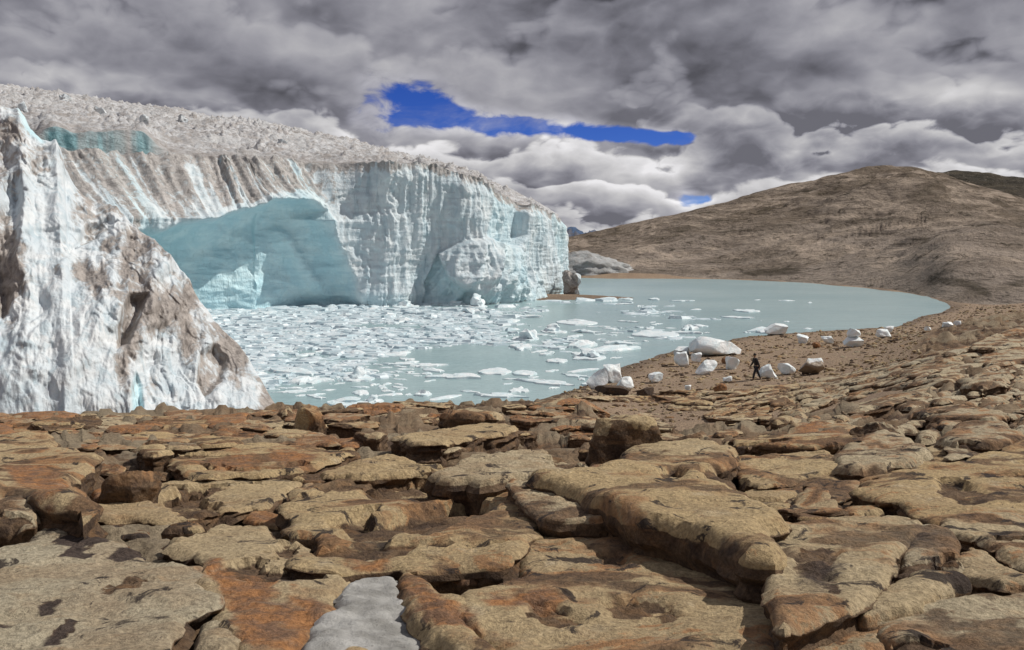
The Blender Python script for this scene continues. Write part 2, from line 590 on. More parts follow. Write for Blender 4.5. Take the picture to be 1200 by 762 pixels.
def top_material():
    m, t, b = new_mat('dirty_snow')
    pos = t.node('ShaderNodeNewGeometry').outputs['Position']
    blue, dirt = t.attr('blue'), t.attr('dirt')
    n1 = t.noise(pos, 0.10, 6, 0.6)
    n2 = t.noise(t.vmath('MULTIPLY', pos, (1, 1, 2)), 0.55, 8, 0.70, 0.6)
    n3 = t.noise(pos, 1.8, 6, 0.7)
    c = t.mix(t.ss(n2, 0.42, 0.62), (0.68, 0.70, 0.73), (0.46, 0.435, 0.425))
    c = t.mix(t.ss(n3, 0.50, 0.68, 0, 0.8), c, (0.27, 0.24, 0.225))
    c = t.mix(t.ss(n1, 0.50, 0.62, 0, 0.6), c, (0.66, 0.68, 0.70))
    c = t.mix(t.math('MULTIPLY', dirt, 0.75), c, t.mix(n3, (0.17, 0.14, 0.12), (0.42, 0.385, 0.36)))
    n5 = t.noise(t.vmath('MULTIPLY', pos, (1, 1, 0.15)), 0.8, 5, 0.6)
    c = t.mix(blue, c, t.mix(t.ss(n5, 0.4, 0.6), (0.08, 0.18, 0.21), (0.25, 0.43, 0.48)))
    t.put(b.inputs['Base Color'], c)
    b.inputs['Roughness'].default_value = 0.8
    b.inputs['Specular IOR Level'].default_value = 0.2
    bump(t, b, n2, 0.9)
    return m


M_TOP = top_material()


def floe_material():
    m, t, b = new_mat('floating_ice')
    pos = t.node('ShaderNodeNewGeometry').outputs['Position']
    n = t.noise(pos, 1.5, 6, 0.6)
    z = t.sepxyz(pos)[2]
    c = t.mix(t.ss(n, 0.35, 0.65), (0.80, 0.845, 0.87), (0.63, 0.76, 0.81))
    t.put(b.inputs['Base Color'], c)
    b.inputs['Roughness'].default_value = 0.45
    bump(t, b, t.noise(pos, 6, 5, 0.6), 0.06)
    return m


M_FLOE = floe_material()


def slush_material():
    m, t, b = new_mat('crushed_ice')
    pos = t.node('ShaderNodeNewGeometry').outputs['Position']
    n = t.noise(pos, 0.5, 6, 0.65)
    n2 = t.noise(pos, 2.5, 4, 0.6)
    c = t.mix(t.ss(n, 0.35, 0.62), (0.64, 0.72, 0.77), (0.44, 0.56, 0.62))
    c = t.mix(t.ss(n2, 0.56, 0.66), c, (0.80, 0.84, 0.86))
    t.put(b.inputs['Base Color'], c)
    b.inputs['Roughness'].default_value = 0.5
    return m


M_SLUSH = slush_material()


def block_material():
    m, t, b = new_mat('stranded_ice')
    pos = t.node('ShaderNodeNewGeometry').outputs['Position']
    dirt = t.attr('dirt')
    n = t.noise(pos, 1.8, 6, 0.6, 0.4)
    n2 = t.noise(pos, 5, 6, 0.65)
    c = t.mix(t.ss(n, 0.36, 0.66), (0.88, 0.895, 0.90), (0.72, 0.82, 0.86))
    dv = t.math('ADD', dirt, t.math('MULTIPLY', t.math('SUBTRACT', n2, 0.5), 0.8))
    c = t.mix(t.ss(dv, 0.4, 0.8), c, t.mix(n2, (0.15, 0.11, 0.08), (0.34, 0.26, 0.18)))
    t.put(b.inputs['Base Color'], c)
    b.inputs['Roughness'].default_value = 0.4
    bump(t, b, n2, 0.06)
    return m


M_BLOCK = block_material()


def water_material():
    m, t, b = new_mat('milky_meltwater')
    pos = t.node('ShaderNodeNewGeometry').outputs['Position']
    n = t.noise(pos, 0.03, 4, 0.5)
    c = t.mix(t.ss(n, 0.35, 0.65), (0.285, 0.410, 0.435), (0.345, 0.465, 0.485))
    t.put(b.inputs['Base Color'], c)
    b.inputs['Roughness'].default_value = 0.22
    b.inputs['IOR'].default_value = 1.33
    w1 = t.noise(t.vmath('MULTIPLY', pos, (0.6, 1.4, 1)), 1.3, 5, 0.55)
    w2 = t.noise(t.vmath('MULTIPLY', pos, (0.5, 1.6, 1)), 0.25, 4, 0.6)
    bump(t, b, t.math('ADD', w1, t.math('MULTIPLY', w2, 2.5)), 0.16, 0.8)
    return m


M_WATER = water_material()


def hill_material(name, base, alt, darkc):
    m, t, b = new_mat(name)
    pos = t.node('ShaderNodeNewGeometry').outputs['Position']
    band = t.attr('band')
    n1 = t.noise(t.vmath('MULTIPLY', pos, (1, 1, 3)), 0.018, 8, 0.65, 0.5)
    n2 = t.noise(t.vmath('MULTIPLY', pos, (1, 1, 4)), 0.07, 8, 0.68, 0.5)
    n3 = t.noise(pos, 0.35, 6, 0.7)
    c = t.mix(t.ss(n1, 0.42, 0.58), base, alt)
    n4 = t.noise(t.vmath('MULTIPLY', t.vmath('ADD', pos, (90, 40, 7)), (1, 0.5, 5)), 0.035, 8, 0.68, 0.8)
    c = t.mix(t.ss(n2, 0.50, 0.68, 0, 0.75), c, darkc)
    c = t.mix(t.math('MULTIPLY', band, 0.8), c, (0.40, 0.335, 0.285))
    c = t.mix(t.ss(n4, 0.50, 0.60, 0, 0.75), c, tuple(min(1, q * 1.9) for q in alt))
    c = t.mix(t.ss(n4, 0.44, 0.34, 0, 0.8), c, tuple(q * 0.75 for q in darkc))
    c = t.mix(t.ss(n3, 0.54, 0.66, 0, 0.8), c, (0.070, 0.058, 0.040))
    c = t.mix(t.ss(n3, 0.30, 0.44, 0.6, 0), c, (0.42, 0.36, 0.30))
    t.put(b.inputs['Base Color'], c)
    b.inputs['Roughness'].default_value = 0.95
    b.inputs['Specular IOR Level'].default_value = 0.15
    bump(t, b, t.math('ADD', n2, t.math('MULTIPLY', n3, 0.4)), 7.0, 1.0)
    return m


M_HILL = hill_material('dry_hillside', (0.200, 0.158, 0.118), (0.300, 0.245, 0.198), (0.080, 0.064, 0.042))
M_RIDGE = hill_material('dark_ridge', (0.050, 0.044, 0.034), (0.062, 0.052, 0.038), (0.032, 0.030, 0.022))
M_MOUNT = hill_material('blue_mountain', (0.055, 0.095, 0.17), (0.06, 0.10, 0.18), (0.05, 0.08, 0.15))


def plain(name, c, rough=0.8):
    m, t, b = new_mat(name)
    pos = t.node('ShaderNodeNewGeometry').outputs['Position']
    n = t.noise(pos, 9, 5, 0.6)
    t.put(b.inputs['Base Color'], t.mix(n, tuple(q * 0.75 for q in c), tuple(q * 1.25 for q in c)))
    b.inputs['Roughness'].default_value = rough
    return m


# ------------------------------------------------------------------ ground sheet
def build_ground():
    az_in = np.linspace(R(-34), R(34), 480)
    az_out = np.linspace(R(34), R(326), 90)[1:-1]
    az = np.concatenate([az_in, az_out])
    py = np.linspace(1050, 372, 260)
    d = 1.7 / np.maximum((py - HOR) / FPX - 0.14, 0.02)
    d = d[d < 46]
    d = np.concatenate([d, np.linspace(d[-1] + 0.5, 150, 120), np.geomspace(155, 6000, 40)])
    A, D = np.meshgrid(az, d)
    X, Y = D * np.sin(A), D * np.cos(A)
    z, beach, sd = z_base(X, Y)
    rock = (1 - beach) * sst(200, 90, D) * sst(-1, 2.5, sd)
    n = fbm(X * 0.45, Y * 0.8, 3.3, 4) + 0.35 * fbm(X * 1.7, Y * 2.6, 8, 4)
    tz = terrace(0.30 * n, 0.085, 0.45)
    sc = np.clip(D / 14, 0.55, 1.9)
    right = sst(0.20, 0.45, X / np.maximum(Y, 1)) * sst(14, 30, Y)
    strat = terrace(0.55 * fbm((X + 0.5 * Y) * 0.10, (Y - 0.35 * X) * 0.42, 1.2, 5, 0.55), 0.20, 0.6)
    dz = rock * (tz * sc - 0.05 + right * strat * 0.45)
    dz += 0.035 * beach * fbm(X * 0.5, Y * 0.5, 0, 5) + 0.10 * fbm(X * 0.11, Y * 0.16, 5, 3) * beach * sst(0, 12, sd)
    z = z + dz
    z = np.where((sd > 1.5) & (z < 0.15), 0.15, z)
    crust = np.clip(0.5 + 1.6 * n - 0.1, 0, 1)
    wet = sst(3.2, 0.3, sd) * (sd > -3)
    V = np.stack([X, Y, z], -1).reshape(-1, 3)
    nc = len(az)
    F = grid_faces(len(d), nc, wrap=True)[:, ::-1]
    # close the middle
    V = np.vstack([V, [[0, 0, 7.6]]])
    ring = np.arange(nc)
    c0 = np.stack([ring, (ring + 1) % nc, np.full(nc, len(V) - 1), np.full(nc, len(V) - 1)], -1)
    at = {k: np.append(q.reshape(-1), 0) for k, q in dict(beach=beach, crust=crust, wet=wet).items()}
    me = mesh_np('ground', V, F, at, True, 50)
    return link('ground', me, M_GROUND, kind='structure')


ground = build_ground()


def ground_z(x, y):
    z, beach, sd = z_base(x, y)
    return z


# lake
def build_lake():
    xs = np.linspace(-190, 110, 31)
    ys = np.linspace(20, 300, 29)
    X, Y = np.meshgrid(xs, ys)
    V = np.stack([X, Y, 0 * X], -1).reshape(-1, 3)
    me = mesh_np('lake', V, grid_faces(29, 31))
    link('lake', me, M_WATER, kind='structure')


build_lake()


# ------------------------------------------------------------------ glacier
def interp_tab(tab, x):
    tab = sorted(tab)
    return np.interp(x, [a for a, b in tab], [b for a, b in tab])


def build_glacier():
    base_px = [(656, 346), (640, 349), (620, 351), (580, 355), (540, 357), (500, 357), (460, 360), (420, 361), (380, 364), (340, 367), (300, 369),
               (250, 371), (180, 375), (100, 380), (0, 386), (-120, 392)]
    pts = [(-30, 330), (-14, 270), (2, 222), (8.5, 197), (10.6, 186)] + [lake_pt(*q) for q in base_px]
    pts = np.array(pts)
    seg = np.hypot(*np.diff(pts, axis=0).T)
    s = np.concatenate([[0], np.cumsum(seg)])
    smax = s[-1]
    # dense arc length, finer in view
    nu = 760
    s_vis = s[3]
    su = np.concatenate([np.linspace(0, s_vis, 40)[:-1], np.linspace(s_vis, smax, nu - 39)])
    bx, by = np.interp(su, s, pts[:, 0]), np.interp(su, s, pts[:, 1])
    ker = np.hanning(21); ker /= ker.sum()
    pad = lambda q: np.convolve(np.pad(q, 10, mode='edge'), ker, 'valid')
    bx, by = pad(bx), pad(by)
    tx, ty = np.gradient(bx, su), np.gradient(by, su)
    L = np.hypot(tx, ty)
    nx, ny = -ty / L, tx / L                  # outward: towards the lake and camera
    # make sure it points towards the camera
    flip = np.where(nx * (-bx + 40) + ny * (-by) < 0, -1, 1)
    flip[:] = np.sign(np.median(flip))
    nx, ny = nx * flip, ny * flip
    nx, ny = pad(nx), pad(ny)
    pxb, _ = project(bx, by, 0 * bx)
    vis = su >= s_vis
    pxq = np.where(vis, pxb, 658)
    rim_py = interp_tab([(700, 262), (657, 258), (645, 247), (620, 233), (580, 215), (540, 203), (500, 195), (460, 192), (420, 192), (380, 190), (340, 188),
                         (300, 186), (250, 184), (180, 181), (100, 177), (0, 172), (-150, 168)], pxq)
    left = sst(470, 380, pxq)                 # 1 over the cave and beyond
    back = 2.5 + 11.0 * left
    d_rim = by + back * 0.75
    zr = CAMZ + (HOR - rim_py) / FPX * d_rim
    zr = np.where(vis, zr, np.interp(su, [0, s_vis], [40, zr[vis][0]]))
    zr = zr + 0.55 * fbm(su * 0.35, 0, 4.4, 4) * 1.0
    nv = 200
    v = np.linspace(0, 1, nv)[:, None]
    z = -0.8 + (zr + 0.8)[None, :] * v
    S = np.broadcast_to(su[None, :], z.shape)
    lf = left[None, :]
    # profile: how far back from the foot
    off = -(1.6 * v + 0.9 * sst(0.88, 1.0, v)) * (1 - lf) - lf * (1.0 * v + 12.0 * np.clip((v - 0.60) / 0.40, 0, 1) ** 0.85)
    # project nominal face to find where features go
    X0 = bx[None, :] + nx[None, :] * off
    Y0 = by[None, :] + ny[None, :] * off
    PX, PY = project(X0, Y0, z)
    PX = np.where(vis[None, :], PX, 700)
    # big slabs and flutes
    wob = 0.55 * fbm(S * 0.05, z * 0.05, 2, 3)
    off = off + 2.6 * fbm(S * 0.045, z * 0.03, 7.7, 3)
    fl = ridged(S * 0.30 + wob, z * 0.035, 1.1, 4, 0.55)
    off = off + (0.42 + 0.5 * lf * sst(0.5, 0.75, v)) * fl + 0.16 * ridged(S * 1.1 + 2 * wob, z * 0.10, 6.1, 3)
    facet = fbm(S * 0.16 + z * 0.05, z * 0.10, 9.2, 3)
    off = off + 0.9 * terrace(facet, 0.4, 0.6)
    off = off + 0.12 * fbm(S * 0.2, z * 1.6, 4.0, 3)
    # cave
    cave = [(432, 366), (424, 335), (417, 303), (402, 268), (385, 243), (365, 231), (345, 227), (318, 232), (285, 243), (245, 257), (205, 262), (172, 268), (120, 285), (60, 330), (60, 420), (432, 420)]
    cwx = 5 * fbm(S * 0.22, z * 0.22, 3, 3)
    sd = poly_sd(PX + cwx, PY + cwx, cave)
    prof = np.clip(sd / 46.0, 0, 1)
    deep = sst(-4.0, 9.0, sd) * (1.3 + 8.0 * np.sqrt(np.clip(1 - (1 - prof) ** 2, 0, 1)))
    # smooth scalloped wall inside, ledges like old waterlines
    inside = sst(-2, 6, sd)
    smoothv = 1.1 * fbm(S * 0.07, z * 0.10, 14.4, 3) + 0.35 * ridged(S * 0.10 + z * 0.12, z * 0.22 - S * 0.06, 5.5, 3) + 0.25 * terrace(fbm(S * 0.06 + 0.1 * z, z * 0.28, 2.5, 3), 0.3, 0.6)
    nominal_flat = -(1.6 * v) * (1 - lf) - lf * 1.0 * v
    off = off * (1 - inside) + (nominal_flat + smoothv) * inside - deep
    # inner rib of the cave
    rib = np.exp(-((PX - (360 + 0.55 * (PY - 260))) / 9.0) ** 2) * sst(262, 275, PY) * sst(372, 330, PY) * inside
    off = off + 1.4 * rib
    blue = sst(-5, 8, sd) * 1.0
    # recess high on the right
    rec = [(574, 208), (596, 214), (618, 232), (619, 275), (612, 288), (590, 290), (573, 282)]
    sr = poly_sd(PX, PY, rec)
    off = off - sst(-1.5, 2.5, sr) * 2.6
    blue = np.maximum(blue, 0.45 * sst(-2, 3, sr))
    # fallen mass leaning on the foot of the cliff
    bt = [(494, 372), (496, 322), (512, 296), (545, 280), (575, 276), (600, 284), (615, 300), (630, 330), (640, 372)]
    sb = poly_sd(PX + 2.5 * fbm(S * 0.5, z * 0.5, 1, 3), PY, bt)
    rr = 1.5 * ridged(S * 0.33 + z * 0.16, z * 0.12, 3.3, 4)
    leftside = sst(490, 535, PX)
    off = off + sst(-1, 5, sb) * (0.9 + (2.3 + rr) * np.clip(sb / 45, 0, 1) ** 0.6 * (0.25 + 0.75 * leftside))
    tri = [(496, 356), (499, 325), (513, 298), (528, 325), (552, 350), (556, 357)]
    st = poly_sd(PX, PY, tri)
    off = off - sst(-2, 3, st) * 2.4
    blue = np.maximum(blue, 0.7 * sst(-2, 4, st))
    foot = sst(2.0, 0.0, z)
    off = off - 1.1 * foot * (1 - sst(-1, 5, sb)) * (0.5 + 0.5 * pn(S * 0.3, 0, 2))
    blue = np.maximum(blue, 0.5 * sst(3.5, 0.5, z))
    blue = np.maximum(blue, 0.14 + 0.40 * sst(-0.1, 0.5, fbm(S * 0.12, z * 0.02, 8.1, 3)))
    # dirt: brown cover above the cave, stained rim on the right
    ragged = 24 * fbm(S * 0.55, z * 0.02, 6.6, 4, 0.6)
    dl = sst(285, 245, PY + ragged) * sst(-1, -7, sd) * lf
    dtop = sst(0.86, 0.99, v + 0.05 * fbm(S * 0.6, 0, 1.5, 3)) * 0.75 * np.ones_like(z)
    dirt = np.maximum(dl * (0.30 + 0.46 * sst(-0.45, 0.35, fbm(S * 0.8 + wob, z * 0.03, 41.0, 4, 0.6) + sst(250, 215, PY) * 0.5)), dtop)
    dirt = np.maximum(dirt, 0.20 * np.ones_like(z) * sst(0.2, 0.7, v))
    dirt = dirt * (1 - 0.95 * inside)
    dirt = np.maximum(dirt, 0.5 * sst(0.9, 0.1, z) * (1 - inside))
    X = bx[None, :] + nx[None, :] * off
    Y = by[None, :] + ny[None, :] * off
    # crumbled rim
    z = z + 0.5 * v ** 6 * fbm(S * 1.1, v * 2, 3.1, 4)
    root = empty('glacier', (float(bx[400]), float(by[400]), 0.0), label='huge glacier with a white ice cliff and a blue cave above the lake', category='glacier')
    P = np.stack([X, Y, z], -1) - np.array(root.location)
    # fold the base of the front
    link('ice_front', mesh_np('ice_front', P.reshape(-1, 3), grid_faces(nv, nu)[:, ::-1] if flip[0] < 0 else grid_faces(nv, nu), dict(blue=np.clip(blue, 0, 1).reshape(-1), dirt=np.clip(dirt, 0, 1).reshape(-1))), M_ICE, root)
    # upper surface, from the rim back to the skyline and over it
    nt = 150
    rx, ry, rz = X[-1], Y[-1], z[-1]
    k2 = np.hanning(61); k2 /= k2.sum()
    sm = lambda q: np.convolve(np.pad(q, 30, mode='edge'), k2, 'valid')
    ex, ey, ez = rx - sm(rx), ry - sm(ry), rz - sm(rz)
    rx, ry, rz = rx - ex, ry - ey, rz - ez
    pxr, pyr = project(rx, ry, rz)
    pxr = np.where(vis, pxr, 660)
    d_sky = interp_tab([(700, 192), (655, 196), (640, 206), (600, 222), (560, 232), (520, 240), (460, 252), (400, 262), (300, 285), (200, 300), (100, 315), (0, 330), (-150, 350)], pxr)
    sky_py = interp_tab([(700, 260), (655, 252), (640, 243), (600, 222), (580, 212), (540, 198), (500, 187), (460, 177), (400, 162), (300, 143), (200, 129), (100, 115), (0, 101), (-150, 85)], pxr)
    w = np.linspace(0, 1.25, nt)[:, None] ** 1.35
    w = w / 1.0
    dirx, diry = rx / ry, np.ones_like(ry)
    gap_ = np.maximum(d_sky - ry, 6)
    gap_ = np.where(vis, gap_, 25)
    DY = gap_[None, :] * w
    zs = CAMZ + (HOR - sky_py) / FPX * (ry + gap_)
    zs = np.where(vis, np.maximum(zs, rz + 0.1), rz + 2)
    ww = np.clip(w, 0, 1)
    prof = ww * (1.0 + 0.10 * (1 - ww))
    ZT = rz[None, :] + (zs - rz)[None, :] * prof - np.clip(w - 1, 0, 1) * gap_[None, :] * 0.25
    DX = dirx[None, :] * DY
    fade = np.exp(-DY / 1.2)
    TX, TY = rx[None, :] + DX + ex[None, :] * fade, ry[None, :] + DY + ey[None, :] * fade
    ZT = ZT + ez[None, :] * fade
    # blue crevasse wall: a step up in the left part
    stp = (sst(200, 165, pxr) * sst(20, 60, pxr))[None, :]
    ws = 0.012 + 0.006 * fbm(su * 0.05, 0, 0, 3)[None, :]
    hstep = 2.6 * stp * np.clip(0.9 + 0.6 * fbm(su * 0.12, 0, 8.0, 3), 0.3, 1.3)[None, :]
    pre = sst(0, ws, w) * (1 - sst(ws, ws + 0.012, w))
    ZT = ZT + hstep * (sst(ws, ws + 0.012, w) * (1 - 1.0 * sst(ws, 0.45, w)) - 0.35 * pre)
    tblue = stp * sst(ws - 0.004, ws + 0.003, w) * (1 - sst(ws + 0.009, ws + 0.018, w))
    tblue = tblue * np.clip(0.72 + 0.9 * fbm(su * 0.25, 0, 3.0, 4)[None, :] + 0.5 * fbm(su * 0.9, 0, 6.0, 3)[None, :], 0.05, 1)
    amp = sst(0.0, 0.04, w)
    hum = 0.55 * ridged(TX * 0.16, TY * 0.16, 2.0, 5, 0.6) + 0.8 * ridged((TX + 0.4 * TY) * 0.035, (TY - 0.5 * TX) * 0.11, 4.0, 3, 0.5) + 0.9 * fbm(TX * 0.05, TY * 0.09, 1.0, 4) + 0.9 * np.maximum(0, fbm(TX * 0.30, TY * 0.30, 7.0, 3) - 0.25) * 2
    hum = hum - hum.mean() - 0.7
    ZT = ZT + amp * hum * sst(-0.01, 0.3, w + 0.12) * np.clip(gap_[None, :] / 60, 0.3, 1.1)
    tdirt = np.maximum(sst(0.10, 0.0, w) * 0.8, 0.12 + 0.35 * sst(0.0, 0.5, fbm(TX * 0.06, TY * 0.12, 5, 3)))
    tdirt = tdirt * (1 - tblue)
    PT = np.stack([TX, TY, ZT], -1) - np.array(root.location)
    link('snow_top', mesh_np('snow_top', PT.reshape(-1, 3), grid_faces(nt, nu)[:, ::-1] if flip[0] < 0 else grid_faces(nt, nu), dict(blue=tblue.reshape(-1), dirt=tdirt.reshape(-1))), M_TOP, root)
    return root, (TX, TY, ZT, w)


glacier, topsurf = build_glacier()


# blobs and blocks cut by planes: ice, boulders
def ico(sub):
    bm = bmesh.new()
    bmesh.ops.create_icosphere(bm, subdivisions=sub, radius=1)
    V = np.array([q.co[:] for q in bm.verts])
    F = np.array([[q.index for q in f.verts] for f in bm.faces])
    bm.free()
    return V, F


ICO = {k: ico(k) for k in (1, 2, 3, 4, 5)}


def cut_block(seed, size, sub=4, ncut=11, rough=0.05, lo=0.42, hi=0.78, flat_top=None):
    rs = np.random.RandomState(seed)
    V, F = ICO[sub]
    V = V.copy()
    for i in range(ncut):
        n = rs.normal(size=3)
        if i < 6:
            n = np.eye(3)[i % 3] * (1 if i < 3 else -1) + 0.28 * rs.normal(size=3)
        n /= np.linalg.norm(n)
        o = rs.uniform(lo, hi)
        dd = V @ n - o
        V = V - n * np.maximum(0, dd)[:, None]
    V /= np.abs(V).max(0)
    sz = np.array(size, float) / 2
    V = V * sz
    m = min(size)
    k = 2.2 / max(size)
    nn = fbm(V[:, 0] * k + seed, V[:, 1] * k, V[:, 2] * k, 4) * rough * m * 2
    nrm = V / (np.linalg.norm(V, axis=1)[:, None] + 1e-9)
    V = V + nrm * nn[:, None]
    return V, F


# seracs standing on the glacier
for i, (px, wq, sx, sz) in enumerate([(28, 0.30, 3.6, 5.5), (118, 0.42, 4.2, 4.2), (168, 0.20, 3.4, 3.0), (262, 0.30, 3.0, 2.2), (330, 0.25, 3, 2.2), (215, 0.55, 4, 3), (75, 0.6, 5, 4), (410, 0.4, 2.5, 1.8)]):
    TX, TY, ZT, w = topsurf
    r = int(np.argmin(np.abs(w[:, 0] - wq)))
    pxs, _ = project(TX[r], TY[r], ZT[r])
    c = 60 + int(np.argmin(np.abs(pxs[60:] - px)))
    V, F = cut_block(300 + i, (sx * 0.6, sx * 0.5, sz * 0.55), 3, 14, 0.20)
    V = V + np.array([TX[r, c], TY[r, c], ZT[r, c] + sz * 0.2]) - np.array(glacier.location)
    link('serac', mesh_np('serac', V, F, dict(dirt=0.45, blue=0.0), True, 40), M_ICE, glacier)


# ------------------------------------------------------------------ near ice wall on the left
def build_near_ice():
    # ridge as seen against the lake and the far cliff
    sil = [(330, 486), (318, 470), (306, 448), (292, 424), (270, 396), (250, 372), (232, 350), (214, 326), (196, 300), (178, 280), (165, 266), (150, 250), (135, 238), (118, 233), (104, 226),
           (93, 214), (85, 204), (83, 190), (76, 172), (68, 168), (60, 164), (48, 152), (42, 136), (34, 129), (26, 130), (18, 124), (8, 112), (0, 106), (-40, 94), (-120, 100), (-220, 96)]
    nu, nv, nb = 520, 260, 40
    px = np.concatenate([np.linspace(330, -60, 440), np.linspace(-60.9, -220, nu - 440)])
    rpy = interp_tab(sil, px)
    yb = np.interp(px, [-220, -60, 0, 150, 330], [33.0, 34.0, 34.5, 36.0, 38.5])
    yr = yb + np.interp(px, [-220, 0, 60, 150, 250, 330], [16, 12, 11, 8.5, 4.5, 0.8])
    ax_, _ = ray(px, 400)
    xb = ax_ * yb
    # ridge on the same azimuth, farther back
    xr = ax_ * yr
    zb = ground_z(xb, yb) - 0.7
    _, bray = ray(px, rpy)
    zr = CAMZ + bray * yr
    zr = np.maximum(zr, zb + 0.4)
    u = np.concatenate([[0], np.cumsum(np.hypot(np.diff(xb), np.diff(yb)))])
    v = np.linspace(0, 1, nv)[:, None]
    # steep foot, easier slope above, ledges
    tb = v ** 1.25
    Z = zb + (zr - zb) * v
    X = xb + (xr - xb) * tb
    Y = yb + (yr - yb) * tb
    U = np.broadcast_to(u[None, :], Z.shape)
    hgt = (zr - zb)[None, :] * np.ones_like(Z)
    edge = np.clip(hgt / 6, 0.15, 1) * sst(0, 0.06, 1.02 - v)
    wob = fbm(U * 0.15, Z * 0.15, 1.0, 3)
    d = 1.5 * fbm(U * 0.13, Z * 0.10, 3.0, 3)
    d += 0.62 * ridged(U * 0.24 + 0.16 * wob + 0.03 * Z, Z * 0.05, 2.0, 3, 0.45)
    d += 0.55 * terrace(fbm(U * 0.22 + Z * 0.10, Z * 0.22, 5.0, 3), 0.35, 0.55)
    lump = fbm(U * 0.75, Z * 0.55, 8.0, 4)
    PX, PY = project(X, Y, Z)
    white = [(30, 260), (60, 225), (95, 290), (90, 330), (120, 400), (150, 480), (60, 480), (40, 380)]
    wl = [(-60, 340), (2, 372), (30, 430), (60, 495), (-60, 495)]
    calm = 1 - 0.45 * np.maximum(sst(-14, 14, poly_sd(PX, PY, white)), sst(-10, 10, poly_sd(PX, PY, wl)))
    d += 0.26 * calm * np.abs(lump) + 0.12 * calm * ridged(U * 1.5 + wob, Z * 0.5, 9.0, 3)
    d += 0.30 * calm * terrace(fbm(U * 0.55 - Z * 0.25, Z * 0.42 + U * 0.12, 21.0, 3), 0.30, 0.75)
    d += 0.13 * calm * terrace(fbm(U * 1.3 + Z * 0.5, Z * 0.9, 25.0, 3), 0.30, 0.8)
    # dark hollow at far left, blue slot at the foot
    PX, PY = project(X, Y, Z)
    def pit(poly, depth, soft=4.0):
        s_ = poly_sd(PX + 3 * wob, PY, poly)
        return s_, -depth * sst(-soft * 0.3, soft, s_)
    s1, q1 = pit([(2, 215), (26, 205), (30, 235), (24, 300), (14, 372), (2, 380), (-8, 300)], 0.55, 9)
    s2, q2 = pit([(150, 460), (157, 440), (165, 455), (166, 495), (152, 495)], 0.45, 6)
    s3, q3 = pit([(135, 392), (150, 352), (172, 352), (160, 385), (148, 410), (136, 415)], 0.8, 6)
    s4, q4 = pit([(100, 268), (128, 252), (140, 262), (112, 282), (82, 300)], 0.6, 5)
    s5, q5 = pit([(232, 415), (250, 405), (268, 420), (262, 450), (240, 470), (228, 450)], 0.6, 6)
    d += q1 + q2 + q3 + q4 + q5
    # outward = towards camera and lake
    ox, oy = 0.42, -0.82
    oz = 0.30
    X = X + ox * d * edge
    Y = Y + oy * d * edge
    Z = Z + oz * d * edge * sst(0, 0.1, v)
    zz = 0.5 * fbm(u * 0.9, 0, 12.0, 4) * np.clip((zr - zb) / 5, 0.1, 1)
    Z = Z + zz[None, :] * v ** 5
    conc = fbm(U * 0.28 + 0.3 * wob, Z * 0.20, 15.0, 4)
    dirt = 0.58 + 1.0 * conc - 0.22 * (d - 0.4) + 0.35 * fbm(U * 0.9, Z * 0.35, 31.0, 3)
    dirt = np.maximum(dirt, 0.40 * sst(-4, 6, s1))
    dirt = np.maximum(dirt, 0.60 * sst(-6, 6, s3))
    dirt = np.maximum(dirt, 0.72 * sst(-6, 6, s5))
    dirt = np.maximum(dirt, 0.55 * sst(-6, 6, s4))
    up = sst(300, 180, PY) * sst(110, 40, PX - 0.3 * (PY - 200))
    dirt = np.maximum(dirt, up * (0.55 + 0.35 * fbm(U * 0.5, Z * 0.9, 4, 3)))
    dirt = dirt - 0.28 * sst(-10, 14, poly_sd(PX, PY, white))
    dirt = dirt - 0.4 * sst(-6, 8, poly_sd(PX, PY, wl))
    dirt = np.maximum(dirt, 0.55 * sst(0.035, 0.0, v) * np.ones_like(dirt))
    blue = np.maximum(0.9 * sst(-3, 4, s2), 0.30 * sst(0.3, 0.9, -d))
    tipd = poly_sd(PX, PY, [(22, 128), (34, 124), (48, 150), (50, 172), (40, 165), (28, 150)])
    blue = np.maximum(blue, 0.9 * sst(-5, 3, tipd))
    dirt = dirt * (1 - sst(-5, 3, tipd) * 0.7)
    # far side
    vb = np.linspace(0, 1, nb + 1)[1:, None]
    XB = X[-1] + (-1.5) * vb * 3 + 0 * vb
    YB = Y[-1] + vb * np.clip((zr - zb) * 0.5, 0.6, 9)
    ZB = Z[-1] + (np.minimum(zb - 1.5, -0.5) - Z[-1]) * vb ** 1.5
    ns = 0.5 * fbm(XB * 0.5, YB * 0.5, ZB * 0.5, 3) * vb
    V = np.concatenate([np.stack([X, Y, Z], -1), np.stack([XB, YB + ns, ZB], -1)], 0)
    full = lambda q, f: np.clip(np.concatenate([q, np.full((nb, nu), f)], 0), 0, 1).reshape(-1)
    loc = np.array([float(xb[250]), float(yb[250]), float(zb[250])])
    me = mesh_np('ice_wall', (V - loc).reshape(-1, 3), grid_faces(nv + nb, nu)[:, ::-1], dict(dirt=full(dirt, 0.2), blue=full(blue, 0.3)))
    link('ice_wall', me, M_ICE_NEAR, None, loc, label='tall near ice wall streaked with brown dirt, sloping down to the rocks', category='ice wall')


build_near_ice()


